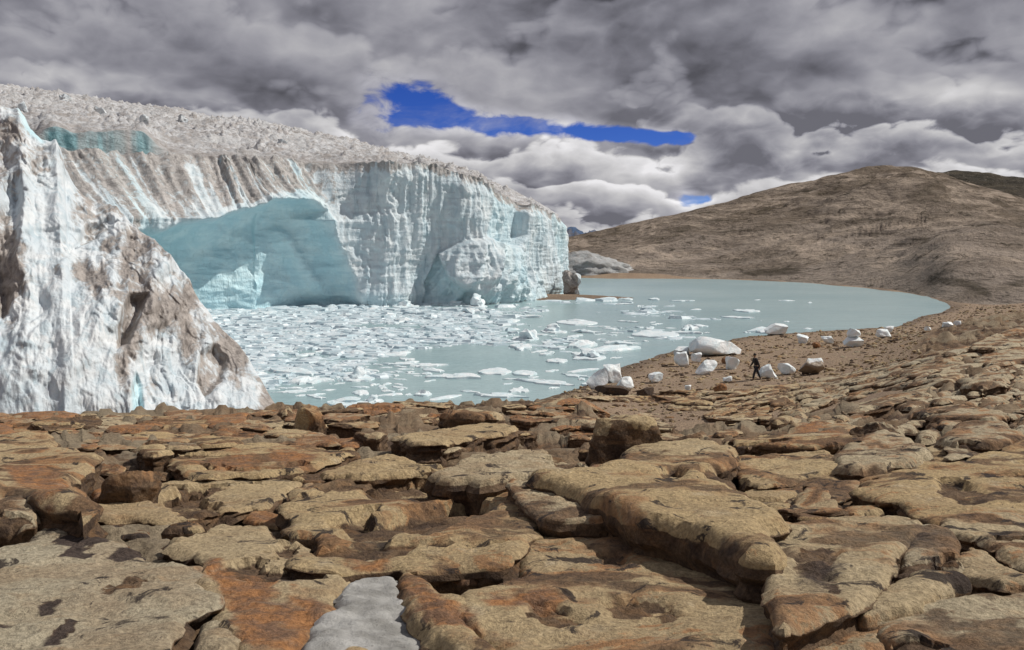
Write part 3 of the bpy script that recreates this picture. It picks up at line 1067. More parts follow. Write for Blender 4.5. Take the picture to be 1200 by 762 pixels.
# ------------------------------------------------------------------ far land
def polar_hill(name, mat, px0, px1, shore, ridge, d_ridge, nu=420, nv=170, amp=1.0, seed=0.0, fall=0.35, power=0.85, **props):
    px = np.linspace(px0, px1, nu)
    a, _ = ray(px, 300)
    d0 = interp_tab(shore, px)
    kk = np.hanning(41); kk /= kk.sum()
    d0 = np.convolve(np.pad(d0, 20, mode='edge'), kk, 'valid')
    d1 = interp_tab(d_ridge, px)
    _, b = ray(px, interp_tab(ridge, px))
    zr = CAMZ + b * d1
    w = np.concatenate([np.linspace(0, 1, nv - 20), np.linspace(1.02, 1.8, 20)])[:, None]
    D = d0 + (d1 - d0) * w
    X, Y = a * D, D
    ww = np.clip(w, 0, 1)
    Z = -1.2 + (zr + 1.2) * ww ** power - np.clip(w - 1, 0, 2) ** 1.3 * (d1 - d0) * fall
    n = fbm(X * 0.012 + seed, Y * 0.012, seed, 5, 0.52) * 6.5 + ridged(X * 0.03, Y * 0.012, seed + 2, 4) * 2.0
    n += terrace(fbm(X * 0.02, Y * 0.05, seed + 4, 4) * 4, 1.2, 0.6) * 0.8
    amp = amp * np.clip(zr / 48, 0.12, 1.0)[None, :]
    Z = Z + amp * n * sst(0.0, 0.25, w) * (1 - 0.75 * sst(0.8, 1.0, ww)) + amp * 0.9 * fbm(X * 0.05, Y * 0.05, 9, 4) * sst(0, 0.2, w)
    band = 0.35 * sst(0.7, 0.3, w) + 0.65 * sst(0.42, 0.20, w + 0.08 * fbm(X * 0.03, Y * 0.06, 3, 4)) * sst(-0.2, 0.3, fbm(X * 0.02, Y * 0.08, 6, 4) + 0.15)
    V = np.stack([X, Y, Z], -1).reshape(-1, 3)
    me = mesh_np(name, V, grid_faces(len(w), nu), dict(band=np.broadcast_to(band, X.shape).reshape(-1)))
    return link(name, me, mat, kind='structure', **props)


polar_hill('hill', M_HILL, 640, 1330,
           [(640, 262), (690, 252), (760, 252), (840, 247), (900, 236), (960, 217), (1040, 188), (1083, 165), (1117, 141), (1160, 128), (1200, 122), (1330, 110)],
           [(640, 285), (680, 275), (720, 267), (760, 257), (800, 248), (850, 237), (900, 223), (960, 208), (1000, 199), (1040, 195), (1070, 197), (1100, 204), (1150, 220), (1200, 236), (1330, 265)],
           [(640, 520), (760, 500), (900, 480), (1040, 460), (1200, 430), (1330, 400)], seed=1.3, power=0.95)
polar_hill('hill', M_RIDGE, 1020, 1420, [(1020, 480), (1420, 470)], [(1020, 225), (1080, 206), (1110, 202), (1150, 203), (1200, 211), (1300, 225), (1420, 240)], [(1020, 760), (1420, 760)], 160, 70, 1.2, 7.1)
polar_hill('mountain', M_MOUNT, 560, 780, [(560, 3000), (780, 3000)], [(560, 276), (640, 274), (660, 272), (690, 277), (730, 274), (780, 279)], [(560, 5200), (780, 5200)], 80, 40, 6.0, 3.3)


def outcrop():
    V, F = ICO[5]
    V = V.copy()
    sx, sy, sz = 16.5, 14, 7.2
    n = fbm(V[:, 0] * 2.2, V[:, 1] * 2.2, V[:, 2] * 2.2, 5, 0.6)
    r2 = ridged(V[:, 0] * 4 + 3, V[:, 1] * 4, V[:, 2] * 3, 4)
    V = V * (1 + 0.16 * n + 0.06 * r2)[:, None]
    a, _ = ray(690, 300)
    d = 285.0
    V = V * np.array([sx, sy, sz])
    V[:, 2] *= np.where(V[:, 0] > 0, 1 - 0.35 * np.clip(V[:, 0] / sx, 0, 1), 1)
    me = mesh_np('rock_outcrop', V, F, dict(dirt=np.clip(0.62 + 0.4 * n, 0, 1), blue=0.15))
    link('rock_outcrop', me, M_TOP, None, (float(a * d), d, -0.5), label='grey icy mound beyond the lake between the ice cliff and the hill', category='mound')


outcrop()

# sandbar at the nose of the glacier
def sandbar():
    px, py = lake_pt(652, 349)
    n, m = 60, 26
    th = np.linspace(0, 2 * math.pi, n, endpoint=False)[None, :]
    r = np.linspace(0, 1, m)[:, None] ** 0.7
    X = px + (13.5 + 2 * np.cos(3 * th)) * r * np.cos(th)
    Y = py + (8 + 1.5 * np.sin(2 * th)) * r * np.sin(th)
    Z = 0.75 * (1 - r ** 1.6) - 0.12 + 0.10 * fbm(X * 0.4, Y * 0.4, 0, 4)
    V = np.stack([X, Y, Z], -1).reshape(-1, 3)
    me = mesh_np('sandbar', V, grid_faces(m, n, True), dict(beach=1.0, crust=0.5, wet=np.clip(0.3 + r + 0 * th, 0, 0.8).reshape(-1)))
    link('sandbar', me, M_GROUND, kind='structure')


sandbar()


# ------------------------------------------------------------------ foreground slabs traced by their upper outline
PITS = [  # flaked hollows: outline, depth
    ([(52, 632), (58, 624), (85, 617), (110, 614), (142, 612), (140, 628), (110, 632), (105, 648), (75, 649), (65, 642), (85, 632)], 0.012),
    ([(125, 642), (150, 632), (180, 625), (192, 632), (180, 640), (150, 645), (135, 648)], 0.012),
    ([(36, 706), (50, 699), (75, 696), (76, 708), (60, 720), (40, 718)], 0.02),
    ([(60, 738), (75, 725), (100, 722), (102, 728), (85, 745), (75, 756), (35, 757), (50, 745)], 0.02),
    ([(113, 683), (150, 672), (170, 667), (182, 676), (160, 692), (110, 700)], 0.03),
    ([(-10, 732), (28, 725), (20, 734), (-10, 740)], 0.04),
    ([(170, 585), (205, 572), (235, 568), (250, 585), (265, 598), (240, 606), (200, 607), (185, 595)], 0.09),
    ([(413, 568), (450, 556), (500, 556), (542, 562), (520, 576), (495, 582), (450, 580), (420, 576)], 0.14),
    ([(385, 605), (405, 595), (440, 590), (450, 598), (490, 588), (520, 582), (570, 575), (582, 592), (560, 605), (545, 612), (500, 625), (470, 620), (440, 632), (400, 632), (380, 622)], 0.15),
    ([(818, 548), (845, 542), (865, 550), (873, 575), (860, 578), (830, 562)], 0.09),
    ([(767, 552), (790, 546), (808, 550), (800, 560), (775, 562)], 0.06),
    ([(622, 527), (645, 518), (660, 510), (690, 540), (665, 545), (640, 538)], 0.16),
    ([(935, 640), (965, 636), (985, 645), (975, 668), (990, 700), (968, 700), (950, 680), (925, 670)], 0.03),
    ([(1100, 560), (1130, 563), (1160, 575), (1180, 588), (1130, 590), (1095, 580)], 0.07),
    ([(1085, 648), (1110, 640), (1128, 650), (1100, 662)], 0.05),
    ([(700, 645), (740, 650), (735, 662), (705, 660)], 0.04),
    ([(700, 700), (740, 692), (790, 700), (800, 715), (760, 722), (715, 716)], 0.05),
    ([(620, 700), (650, 708), (690, 720), (660, 735), (610, 722)], 0.05),
]
RUSTS = [[(225, 648), (260, 652), (300, 660), (330, 690), (392, 690), (408, 700), (380, 735), (340, 780), (285, 780), (262, 720), (245, 690)],
         [(200, 540), (260, 526), (330, 522), (400, 530), (370, 550), (250, 556)],
         [(895, 490), (960, 495), (1012, 508), (985, 520), (930, 515)],
         [(-20, 530), (60, 540), (95, 560), (60, 590), (20, 570)],
         [(380, 640), (500, 640), (505, 660), (470, 675), (400, 655)],
         [(460, 675), (500, 662), (530, 690), (570, 735), (520, 740), (480, 720)],
         [(555, 690), (640, 680), (700, 700), (640, 720), (560, 715)]]
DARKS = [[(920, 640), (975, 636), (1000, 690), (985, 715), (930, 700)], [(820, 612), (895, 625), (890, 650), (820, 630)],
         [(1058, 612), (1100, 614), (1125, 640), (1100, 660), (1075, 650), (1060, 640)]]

# name, outline, height, style(tone, edge rounding m, peel 0..1, tilt to viewer), label
SLABS = [
    ('rock_slab', [(-30, 628), (30, 622), (62, 613), (110, 616), (150, 636), (190, 646), (222, 650), (236, 668), (234, 677), (219, 688), (224, 702), (233, 716), (228, 735), (205, 752), (196, 800), (-30, 800)], 0.20, 0.0, 0.03, 0.0,
     'pale grey flat slab with black flaked patches at the lower left corner'),
    ('rock_slab', [(190, 640), (200, 624), (250, 614), (310, 613), (330, 617), (352, 632), (372, 645), (388, 660), (400, 678), (404, 695), (394, 708), (376, 724), (356, 742), (340, 800), (262, 800), (280, 745), (268, 715), (250, 700), (242, 680), (240, 660), (225, 648)], 0.17, 0.6, 0.06, 0.55,
     'bright rust orange slab between the pale flat slab and the white grit'),
    ('boulder', [(235, 722), (262, 712), (280, 725), (286, 745), (272, 768), (262, 800), (225, 800), (228, 750)], 0.16, 0.15, 0.10, 0.2,
     'small rounded grey rock wedged against the right edge of the pale flat slab'),
    ('grit_patch', [(396, 708), (404, 690), (440, 680), (468, 680), (470, 700), (490, 722), (522, 748), (545, 768), (550, 800), (335, 800), (362, 736), (385, 720)], 0.13, 0.0, 0.04, 0.0,
     'patch of white grit in the hollow between the rust slab and brown rocks'),
    ('boulder', [(388, 748), (405, 736), (430, 745), (440, 768), (440, 800), (384, 800)], 0.16, 0.8, 0.10, 0.3,
     'small brown stone sticking out of the white grit patch'),
    ('boulder', [(470, 678), (482, 664), (497, 654), (503, 662), (520, 684), (541, 690), (539, 701), (550, 722), (577, 736), (602, 754), (602, 800), (572, 800), (544, 760), (522, 745), (505, 732), (488, 716), (472, 697)], 0.23, 0.8, 0.09, 0.45,
     'knobbly brown rock ridge on the right rim of the white grit'),
    ('rock_slab', [(548, 688), (575, 680), (592, 668), (612, 654), (642, 631), (700, 626), (745, 620), (766, 621), (786, 640), (802, 652), (820, 653), (850, 668), (876, 680), (891, 693), (902, 715), (912, 745), (914, 800), (604, 800), (604, 756), (580, 736), (552, 720), (544, 703)], 0.20, 0.75, 0.10, 0.25,
     'broad brown ochre slab at the bottom centre with rough hummocky top'),
    ('rock_slab', [(315, 592), (330, 580), (365, 567), (410, 555), (450, 548), (520, 550), (560, 557), (585, 573), (615, 594), (638, 601), (641, 612), (627, 626), (606, 641), (586, 651), (545, 652), (506, 655), (500, 648), (460, 645), (420, 650), (385, 650), (368, 640), (345, 622), (330, 612)], 0.27, 0.85, 0.04, 0.3,
     'tan ledge with two dark flaked steps above the white grit patch'),
    ('rock_slab', [(592, 566), (640, 571), (670, 573), (720, 581), (771, 595), (769, 602), (700, 604), (648, 604), (612, 592)], 0.36, 0.35, 0.02, 0.4,
     'straight fronted grey ledge with dark brown riser below the long slab'),
    ('rock_slab', [(603, 556), (650, 550), (700, 547), (760, 542), (800, 541), (832, 545), (852, 562), (876, 582), (893, 600), (897, 622), (890, 637), (865, 636), (830, 622), (800, 610), (770, 600), (735, 590), (690, 575), (650, 566), (620, 561)], 0.50, 0.9, 0.16, 0.1,
     'long rounded tan slab undercut by a deep dark gap in the centre'),
    ('rock_slab', [(703, 544), (720, 530), (745, 518), (780, 514), (830, 514), (857, 522), (864, 530), (850, 538), (820, 540), (790, 539), (760, 541), (735, 545)], 0.40, 0.7, 0.18, 0.05,
     'smooth loaf shaped tan slab behind the long rounded slab'),
    ('rock_slab', [(503, 550), (525, 535), (560, 520), (600, 508), (630, 505), (660, 505), (672, 515), (692, 543), (640, 549), (600, 553), (560, 558), (520, 557)], 0.42, 0.35, 0.08, 0.05,
     'pale domed slab with a broken dark right end'),
    ('boulder', [(690, 480), (700, 471), (745, 468), (768, 469), (776, 476), (768, 483), (730, 486), (700, 487)], 0.95, 0.75, 0.05, 0.3,
     'square cut brown block with a black cleft on its left'),
    ('boulder', [(772, 484), (785, 479), (815, 480), (832, 489), (842, 502), (825, 506), (795, 504), (776, 498)], 0.55, 0.3, 0.20, 0.4,
     'rounded dark brown boulder right beside the square cut block'),
    ('rock_slab', [(858, 497), (900, 488), (930, 495), (985, 502), (1012, 508), (1002, 517), (960, 523), (930, 520), (885, 514), (864, 508)], 0.30, 0.9, 0.05, 0.3,
     'orange stained slab with black shadow under its front edge'),
    ('rock_slab', [(866, 542), (900, 533), (950, 530), (976, 536), (987, 547), (952, 553), (912, 560), (885, 567), (870, 560)], 0.25, 0.85, 0.04, 0.1,
     'flat sandy tan slab with a ragged brown front below the orange slab'),
    ('rock_slab', [(975, 530), (990, 516), (1012, 504), (1045, 497), (1078, 507), (1104, 520), (1082, 529), (1045, 536), (1010, 542), (985, 540)], 0.34, 0.30, 0.16, 0.1,
     'smooth grey brown hump right of the orange stained slab'),
    ('rock_slab', [(985, 575), (1005, 560), (1040, 549), (1070, 541), (1120, 545), (1160, 533), (1200, 525), (1250, 520), (1250, 592), (1180, 600), (1110, 606), (1060, 598), (1020, 588)], 0.22, 0.95, 0.05, 0.45,
     'wide ochre shelf blotched with dark stains along the right edge'),
    ('rock_slab', [(902, 608), (950, 608), (1000, 604), (1060, 603), (1085, 610), (1087, 618), (1062, 632), (1050, 650), (1054, 662), (1030, 680), (1008, 704), (985, 715), (960, 722), (935, 735), (912, 745), (905, 720), (901, 660)], 0.34, 0.55, 0.05, 0.15,
     'big square tan slab with straight left side and sooty black stain'),
    ('boulder', [(1062, 630), (1085, 612), (1102, 616), (1117, 625), (1127, 640), (1112, 655), (1082, 658), (1057, 664), (1049, 652)], 0.32, 0.1, 0.09, 0.6,
     'dark purplish rock set into the right side of the square tan slab'),
    ('rock_slab', [(1012, 692), (1050, 669), (1085, 661), (1120, 663), (1132, 670), (1112, 685), (1087, 697), (1082, 703), (1050, 707), (1025, 712), (1008, 708)], 0.33, 0.6, 0.12, 0.1,
     'rounded tan rock below the dark purplish rock'),
    ('rock_slab', [(1116, 646), (1140, 636), (1172, 654), (1200, 667), (1250, 677), (1250, 690), (1170, 682), (1130, 673)], 0.28, 0.55, 0.08, 0.2,
     'narrow tan slab sloping to the right edge beside the dark purplish rock'),
    ('rock_slab', [(1100, 606), (1160, 598), (1250, 590), (1250, 672), (1200, 664), (1165, 648), (1135, 632), (1115, 620)], 0.20, 0.5, 0.06, 0.45,
     'brown stained slab under the wide ochre shelf at the right edge'),
    ('rock_slab', [(1034, 712), (1080, 706), (1115, 698), (1160, 693), (1250, 690), (1250, 800), (1055, 800), (1043, 748), (1030, 727)], 0.30, 0.25, 0.14, 0.15,
     'large smooth grey green slab filling the lower right corner'),
    ('boulder', [(985, 721), (1000, 718), (1020, 716), (1033, 727), (1038, 745), (1040, 800), (922, 800), (918, 765), (950, 738)], 0.24, 0.45, 0.08, 0.35,
     'triangular brown rock at the bottom edge left of the grey green slab'),
    ('boulder', [(820, 659), (840, 650), (866, 649), (885, 656), (888, 668), (876, 674), (850, 669), (832, 664)], 0.24, 0.4, 0.03, 0.4,
     'small flat block lying in the dark gap under the long slab'),
    ('rock_slab', [(28, 600), (110, 590), (150, 575), (200, 562), (260, 558), (300, 557), (347, 562), (354, 572), (332, 580), (312, 592), (295, 594), (265, 600), (230, 604), (190, 608), (150, 606), (110, 602), (60, 603)], 0.12, 0.75, 0.05, 0.3,
     'long tan slab with one brown hollow above the pale flat slab'),
    ('boulder', [(-30, 512), (20, 505), (60, 508), (85, 522), (105, 535), (99, 565), (86, 588), (55, 594), (30, 576), (-30, 560)], 0.42, 0.75, 0.10, 0.25,
     'big reddish brown boulder at the left edge below the near ice'),
    ('boulder', [(-30, 562), (15, 558), (38, 568), (53, 588), (30, 596), (-30, 598)], 0.34, 0.2, 0.16, 0.8,
     'rounded dark boulder at the left edge in front of the reddish boulder'),
    ('boulder', [(118, 536), (126, 526), (150, 524), (176, 533), (192, 547), (178, 551), (150, 540), (128, 543)], 0.50, 0.7, 0.06, 0.3,
     'hooded rock over a black hollow right of the reddish boulder'),
    ('rock_slab', [(195, 546), (192, 532), (250, 525), (300, 519), (370, 521), (405, 530), (388, 546), (340, 553), (290, 555), (230, 558)], 0.22, 0.9, 0.06, 0.5,
     'rust red shelf right of the hooded rock'),
    ('rock_slab', [(372, 550), (405, 535), (430, 522), (455, 512), (480, 521), (492, 530), (512, 533), (500, 541), (470, 546), (420, 552)], 0.32, 0.85, 0.10, 0.1,
     'peaked yellowish tan slab left of the pale domed slab'),
    ('rock_slab', [(448, 502), (500, 492), (560, 484), (602, 486), (608, 494), (575, 500), (540, 509), (520, 517), (490, 518), (472, 508)], 0.34, 0.8, 0.08, 0.2,
     'low tan slab with a dark front behind the pale domed slab'),
    ('boulder', [(343, 466), (350, 454), (364, 451), (376, 455), (384, 468), (376, 474), (355, 474)], 0.85, 0.9, 0.10, 0.3,
     'tan boulder with a dark hollow standing on the rock edge by the ice wall'),
    ('boulder', [(316, 474), (328, 462), (344, 462), (350, 472), (338, 478)], 0.5, 0.5, 0.15, 0.7,
     'dark low rock touching the foot of the near ice wall'),
    ('rock_slab', [(515, 480), (530, 470), (552, 464), (572, 466), (592, 474), (585, 481), (550, 484)], 0.5, 0.55, 0.25, 0.2,
     'low rounded hump on the rock edge in front of the open water'),
    ('boulder', [(995, 482), (1015, 472), (1045, 468), (1060, 478), (1063, 488), (1035, 494), (1010, 492)], 0.55, 0.25, 0.22, 0.3,
     'rounded boulder with a dark shaded front above the grey brown hump'),
    ('rock_slab', [(985, 472), (1040, 457), (1080, 451), (1092, 457), (1055, 467), (1000, 477)], 0.30, 0.3, 0.10, 0.2,
     'thin slanting slab just above the rounded boulder with the shaded front'),
    ('rock_slab', [(1068, 476), (1110, 471), (1160, 476), (1195, 484), (1150, 489), (1090, 487)], 0.30, 0.2, 0.12, 0.3,
     'flat grey slab right of the rounded boulder with the shaded front'),
    ('rock_slab', [(1096, 506), (1130, 492), (1180, 494), (1205, 505), (1180, 513), (1120, 514)], 0.32, 0.2, 0.20, 0.2,
     'pillow shaped grey rock near the right edge above the ochre shelf'),
    ('rock_slab', [(1116, 446), (1150, 435), (1192, 437), (1177, 446), (1140, 451)], 0.45, 0.2, 0.18, 0.3,
     'humped grey rock on the right slope below the topmost ledges'),
    ('rock_slab', [(1138, 420), (1170, 409), (1230, 402), (1230, 416), (1170, 424)], 0.45, 0.15, 0.15, 0.3,
     'grey ledge at the right edge, second from the top of the slope'),
    ('rock_slab', [(1134, 405), (1160, 394), (1200, 387), (1235, 384), (1225, 398), (1165, 408)], 0.5, 0.15, 0.15, 0.3,
     'topmost dark ledge of the rocky slope at the right edge'),
]


def world_outline(poly, h, dmax):
    """upper outline in plan: rounded corners, weathered edge"""
    P = np.array(poly, float)
    X, Y = hit(P[:, 0], P[:, 1], h)
    wx, wy = np.ptp(X), np.ptp(Y)
    near = Y.min()
    k = min(1.0, dmax * wx / max(wy, 1e-6))
    Y2 = near + (Y - near) * k
    X2 = X * (Y2 / Y)
    P = np.stack([X2, Y2], -1)
    for _ in range(1):
        Q = []
        for i in range(len(P)):
            a, b = P[i], P[(i + 1) % len(P)]
            Q += [a * 0.82 + b * 0.18, a * 0.18 + b * 0.82]
        P = np.array(Q)
    return P


def slab_mesh(name, poly, h, tone, rnd, peel, seed, dmax=1.2, fine=85, skirt=0.35, swell=1.0, rust0=0.0, stain=1.0, rag=1.0):
    P = world_outline(poly, h, dmax)
    rs = np.random.RandomState(int(seed * 10) + 3)
    size = max(np.ptp(P[:, 0]), np.ptp(P[:, 1]))
    ym = P[:, 1].mean()
    st = max(1.9 * ym / FPX, size / fine)
    out = []
    for i in range(len(P)):
        a, b = P[i], P[(i + 1) % len(P)]
        n = max(1, int(np.hypot(*(b - a)) / st))
        for k in range(n):
            out.append(a + (b - a) * k / n)
    ring = np.array(out)
    fr0 = 3.2 / size
    ea = 0.045 * size * rag
    ring = ring + ea * np.stack([fbm(ring[:, 0] * fr0 + seed, ring[:, 1] * fr0, seed, 4, 0.55), fbm(ring[:, 0] * fr0, ring[:, 1] * fr0 + seed, seed + 40, 4, 0.55)], -1)
    ch = terrace(fbm(ring[:, 0] * fr0 * 2.2 + seed * 2, ring[:, 1] * fr0 * 2.2, seed + 7, 3, 0.6), 0.35, 0.8)
    cen = ring.mean(0)
    ring = cen + (ring - cen) * (1 - 0.07 * rag * np.clip(ch, -0.7, 0.7))[:, None]
    x0, y0 = ring.min(0)
    x1, y1 = ring.max(0)
    gx_, gy_ = np.meshgrid(np.arange(x0, x1, st), np.arange(y0, y1, st * 0.87))
    gx_ = gx_ + (np.arange(gx_.shape[0]) % 2)[:, None] * st * 0.5
    gx_, gy_ = gx_.ravel(), gy_.ravel()
    gx_ = gx_ + rs.uniform(-.15, .15, len(gx_)) * st
    gy_ = gy_ + rs.uniform(-.15, .15, len(gy_)) * st
    keep = poly_sd(gx_, gy_, ring) > st * 0.6
    gx_, gy_ = gx_[keep], gy_[keep]
    nb = len(ring)
    allp = np.vstack([ring, np.stack([gx_, gy_], -1)])
    c0 = allp.mean(0)
    ar = 0.5 * np.sum(ring[:, 0] * np.roll(ring[:, 1], -1) - np.roll(ring[:, 0], -1) * ring[:, 1])
    order = list(range(nb)) if ar > 0 else list(range(nb))[::-1]
    res = delaunay_2d_cdt([Vector((float(a - c0[0]), float(b - c0[1]))) for a, b in allp], [], [order], 1, 1e-5)
    vv = np.array([q[:] for q in res[0]]) + c0
    X, Y = vv[:, 0], vv[:, 1]
    faces = [f for f in res[2] if len(f) == 3]
    F = np.array(faces, int)
    e = {}
    for f in faces:
        for i in range(3):
            a, b = f[i], f[(i + 1) % 3]
            if (b, a) in e: del e[(b, a)]
            else: e[(a, b)] = 1
    nxt = {a: b for a, b in e}
    loop = []
    left_ = set(nxt)
    while left_:                      # the longest border is the outline
        a0 = cur = next(iter(left_))
        lp = []
        while cur in left_:
            left_.discard(cur)
            lp.append(cur)
            cur = nxt[cur]
        if len(lp) > len(loop): loop = lp
    loop = np.array(loop)
    Zb = ground_z(X, Y)
    bw = np.stack([X[loop], Y[loop]], -1)
    sd = np.maximum(poly_sd(X, Y, bw), 0)
    sd[loop] = 0
    Z = Zb + h
    px, py = project(X, Y, Z)
    cx, cy = X.mean(), Y.mean()
    # slow swell and slight tilt of its own
    Z = Z + swell * 0.040 * min(size, 1.7) * fbm((X - cx) * 1.1 / size + seed, (Y - cy) * 1.1 / size, seed, 3)
    Z = Z + rs.uniform(-0.03, 0.03) * (X - cx) + rs.uniform(-0.01, 0.035) * (Y - cy) * min(1.0, 1.7 / size)
    rnd = min(rnd * 0.7, size * 0.12)
    # eroded edge
    q = np.clip(sd / max(rnd * 1.7, 1e-3), 0, 1)
    Z = Z - rnd * (1 - np.sqrt(np.clip(1 - (1 - q) ** 2, 0, 1)))
    # flaked layers
    fr = 1.25 / max(size, 0.5) ** 0.6
    T = fbm(X * fr + seed * 3.1 + 0.3 * fbm(X * fr * 2, Y * fr * 2, 3, 2), Y * fr * 1.4, seed, 5, 0.55)
    T = T - 0.16 * np.exp(-sd / 0.12)
    thr = 0.95 - 1.25 * peel
    sharp = 0.02
    dep = 0.045 * np.clip(size / 1.5, 0.5, 2.2)
    f1 = sst(thr, thr + sharp * 2, T)
    f2 = sst(thr + 0.32, thr + 0.32 + sharp * 2, T)
    Z = Z - dep * (f1 + 0.8 * f2)
    crust = 1 - np.maximum(f1 * 0.75, f2)
    pitdark = np.zeros(len(X))
    for k_, (pp, dpt) in enumerate(PITS):
        pa = np.array(pp, float)
        if pa[:, 0].max() < px.min() or pa[:, 0].min() > px.max() or pa[:, 1].max() < py.min() or pa[:, 1].min() > py.max():
            continue
        wx_, wy_ = hit(pa[:, 0], pa[:, 1], h)
        ps = max(np.ptp(wx_), np.ptp(wy_))
        jag = 0.05 * ps * fbm(X * 5 / ps, Y * 5 / ps, seed + 9, 4, 0.6)
        s_ = poly_sd(X + jag, Y + jag, np.stack([wx_, wy_], -1))
        far, near = wy_.max(), wy_.min()
        ramp = 1 - 0.75 * np.clip((far - Y) / (far - near), 0, 1)
        m = sst(-0.25 * st, 1.0 * st, s_)
        Z = Z - 1.9 * dpt * m * ramp * (1.0 + 0.6 * fbm(X * 4 / ps, Y * 6 / ps, seed, 3))
        if k_ in (0, 1, 2, 3, 5): pitdark = np.maximum(pitdark, 0.95 * m)
        crust = np.minimum(crust, 1 - m * np.clip(0.42 + 0.42 * ramp + 0.5 * fbm(X * 5 / ps, Y * 5 / ps, seed + 4, 4, 0.6), 0.15, 1))
    # grain of the bedding
    fb = min(4.5, 0.16 / st)
    Z = Z + 0.011 * fbm(X * fb, Y * fb * 1.3, seed, 3, 0.6) * np.clip(size, 0.6, 2.0) + 0.012 * np.minimum(terrace(fbm(X * 1.8 / size ** .5, Y * 3.0 / size ** .5, seed + 5, 3), 0.28, 0.7), 1) * size
    rough = 1 - sst(0.02, 0.5, crust)
    Z = Z + 0.020 * rough * ridged(X * fb, Y * fb * 1.3, seed + 2, 3, 0.55) * np.clip(size / 1.5, 0.6, 1.6)
    rust = np.full(len(X), rust0); dark = pitdark
    for pp in RUSTS:
        rust = np.maximum(rust, 0.8 * sst(-16, 24, poly_sd(px, py, pp) + 12 * fbm(px * 0.03, py * 0.05, seed + 3, 4, 0.6)))
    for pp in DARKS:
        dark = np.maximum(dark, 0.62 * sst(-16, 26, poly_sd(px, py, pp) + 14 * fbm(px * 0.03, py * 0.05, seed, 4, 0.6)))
    # skirt: broken side face with beds
    n0 = len(X)
    cxy = np.array([cx, cy])
    tang = np.roll(bw, -1, 0) - np.roll(bw, 1, 0)
    nrm = np.stack([tang[:, 1], -tang[:, 0]], -1)
    nrm /= (np.linalg.norm(nrm, axis=1)[:, None] + 1e-9)
    if (poly_sd(bw[:, 0] + nrm[:, 0] * 0.02, bw[:, 1] + nrm[:, 1] * 0.02, bw) > 0).mean() > 0.5:
        nrm = -nrm
    Hs = h + skirt
    levels = [0.04, 0.10, 0.17, 0.25, 0.34, 0.44, 0.56, 0.72, 1.0]
    VX, VY, VZ, VC = [X], [Y], [Z], [crust]
    Vr, Vd = [rust], [dark]
    lx, ly, lz = X[loop], Y[loop], Z[loop]
    for i, lv in enumerate(levels):
        zz = lz - lv * Hs
        bed = 0.045 * fbm(lx * 1.6 / size ** .5, ly * 1.6 / size ** .5, zz * 5 / max(h, .2) ** .6 + seed, 3, 0.55) * np.clip(size, 0.4, 2.4) + 0.02 * pn(zz * 16, seed, 0)
        bed = bed - 0.05 * h * sst(0.1, 0.4, lv) + 0.12 * h * sst(0.25, 1.0, lv)
        if i == 0: bed = 0.5 * np.abs(bed) + 0.004
        VX.append(lx + nrm[:, 0] * bed)
        VY.append(ly + nrm[:, 1] * bed)
        VZ.append(zz)
        VC.append(np.full(len(loop), 0.35 if i == 0 else 0.02))
        Vr.append(rust[loop] * 0.6)
        Vd.append(dark[loop])
    m = len(loop)
    fs = [F]
    prev = loop
    for i in range(len(levels)):
        cur_ = n0 + i * m + np.arange(m)
        a, b = prev, np.roll(prev, -1)
        c, d_ = np.roll(cur_, -1), cur_
        fs.append(np.stack([b, a, d_], -1))
        fs.append(np.stack([b, d_, c], -1))
        prev = cur_
    V = np.stack([np.concatenate(VX), np.concatenate(VY), np.concatenate(VZ)], -1)
    F = np.vstack(fs)
    loc = np.array([cx, cy, float(ground_z(np.array(cx), np.array(cy)))])
    at = dict(crust=np.clip(np.concatenate(VC), 0, 1), rust=np.concatenate(Vr), dark=np.concatenate(Vd), tone=tone, stain=stain)
    return mesh_np(name, V - loc, F, at, True, 42), loc


def boulder_block(poly, h, tone, seed, square):
    """free standing boulder with broken faces"""
    P = np.array(poly, float)
    X, Y = hit(P[:, 0], P[:, 1], h)
    near = Y.min()
    w = np.ptp(P[:, 0]) * near / FPX
    d = w * 0.8
    lo, hi = (0.62, 0.80) if square else (0.50, 0.82)
    V, F = cut_block(seed, (w, d, h * 1.45), 5, 9 if square else 14, 0.035, lo, hi)
    V[:, 2] -= V[:, 2].max() - h
    V[:, 0] *= 1 + 0.10 * (h - V[:, 2]) / h
    cx = (P[:, 0].min() + P[:, 0].max()) / 2
    yc = near + d * 0.35
    ax_, _ = ray(cx, 480)
    xc = float(ax_ * yc)
    n = fbm(V[:, 0] * 1.6 / w + seed, V[:, 1] * 1.6 / w, V[:, 2] * 1.6 / w, 4, 0.6)
    nf = fbm(V[:, 0] * 6 / w + seed, V[:, 1] * 6 / w, V[:, 2] * 12 / w, 4, 0.6)
    nrm = V / (np.linalg.norm(V, axis=1)[:, None] + 1e-9)
    V = V + nrm * (0.025 * w * nf)[:, None]
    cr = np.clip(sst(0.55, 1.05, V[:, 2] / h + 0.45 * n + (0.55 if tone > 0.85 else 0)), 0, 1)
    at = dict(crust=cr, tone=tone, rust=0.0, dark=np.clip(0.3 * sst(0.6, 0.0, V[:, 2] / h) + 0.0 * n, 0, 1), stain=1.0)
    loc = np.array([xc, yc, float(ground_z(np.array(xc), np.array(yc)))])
    return mesh_np('boulder', V, F, at, True, 38), loc


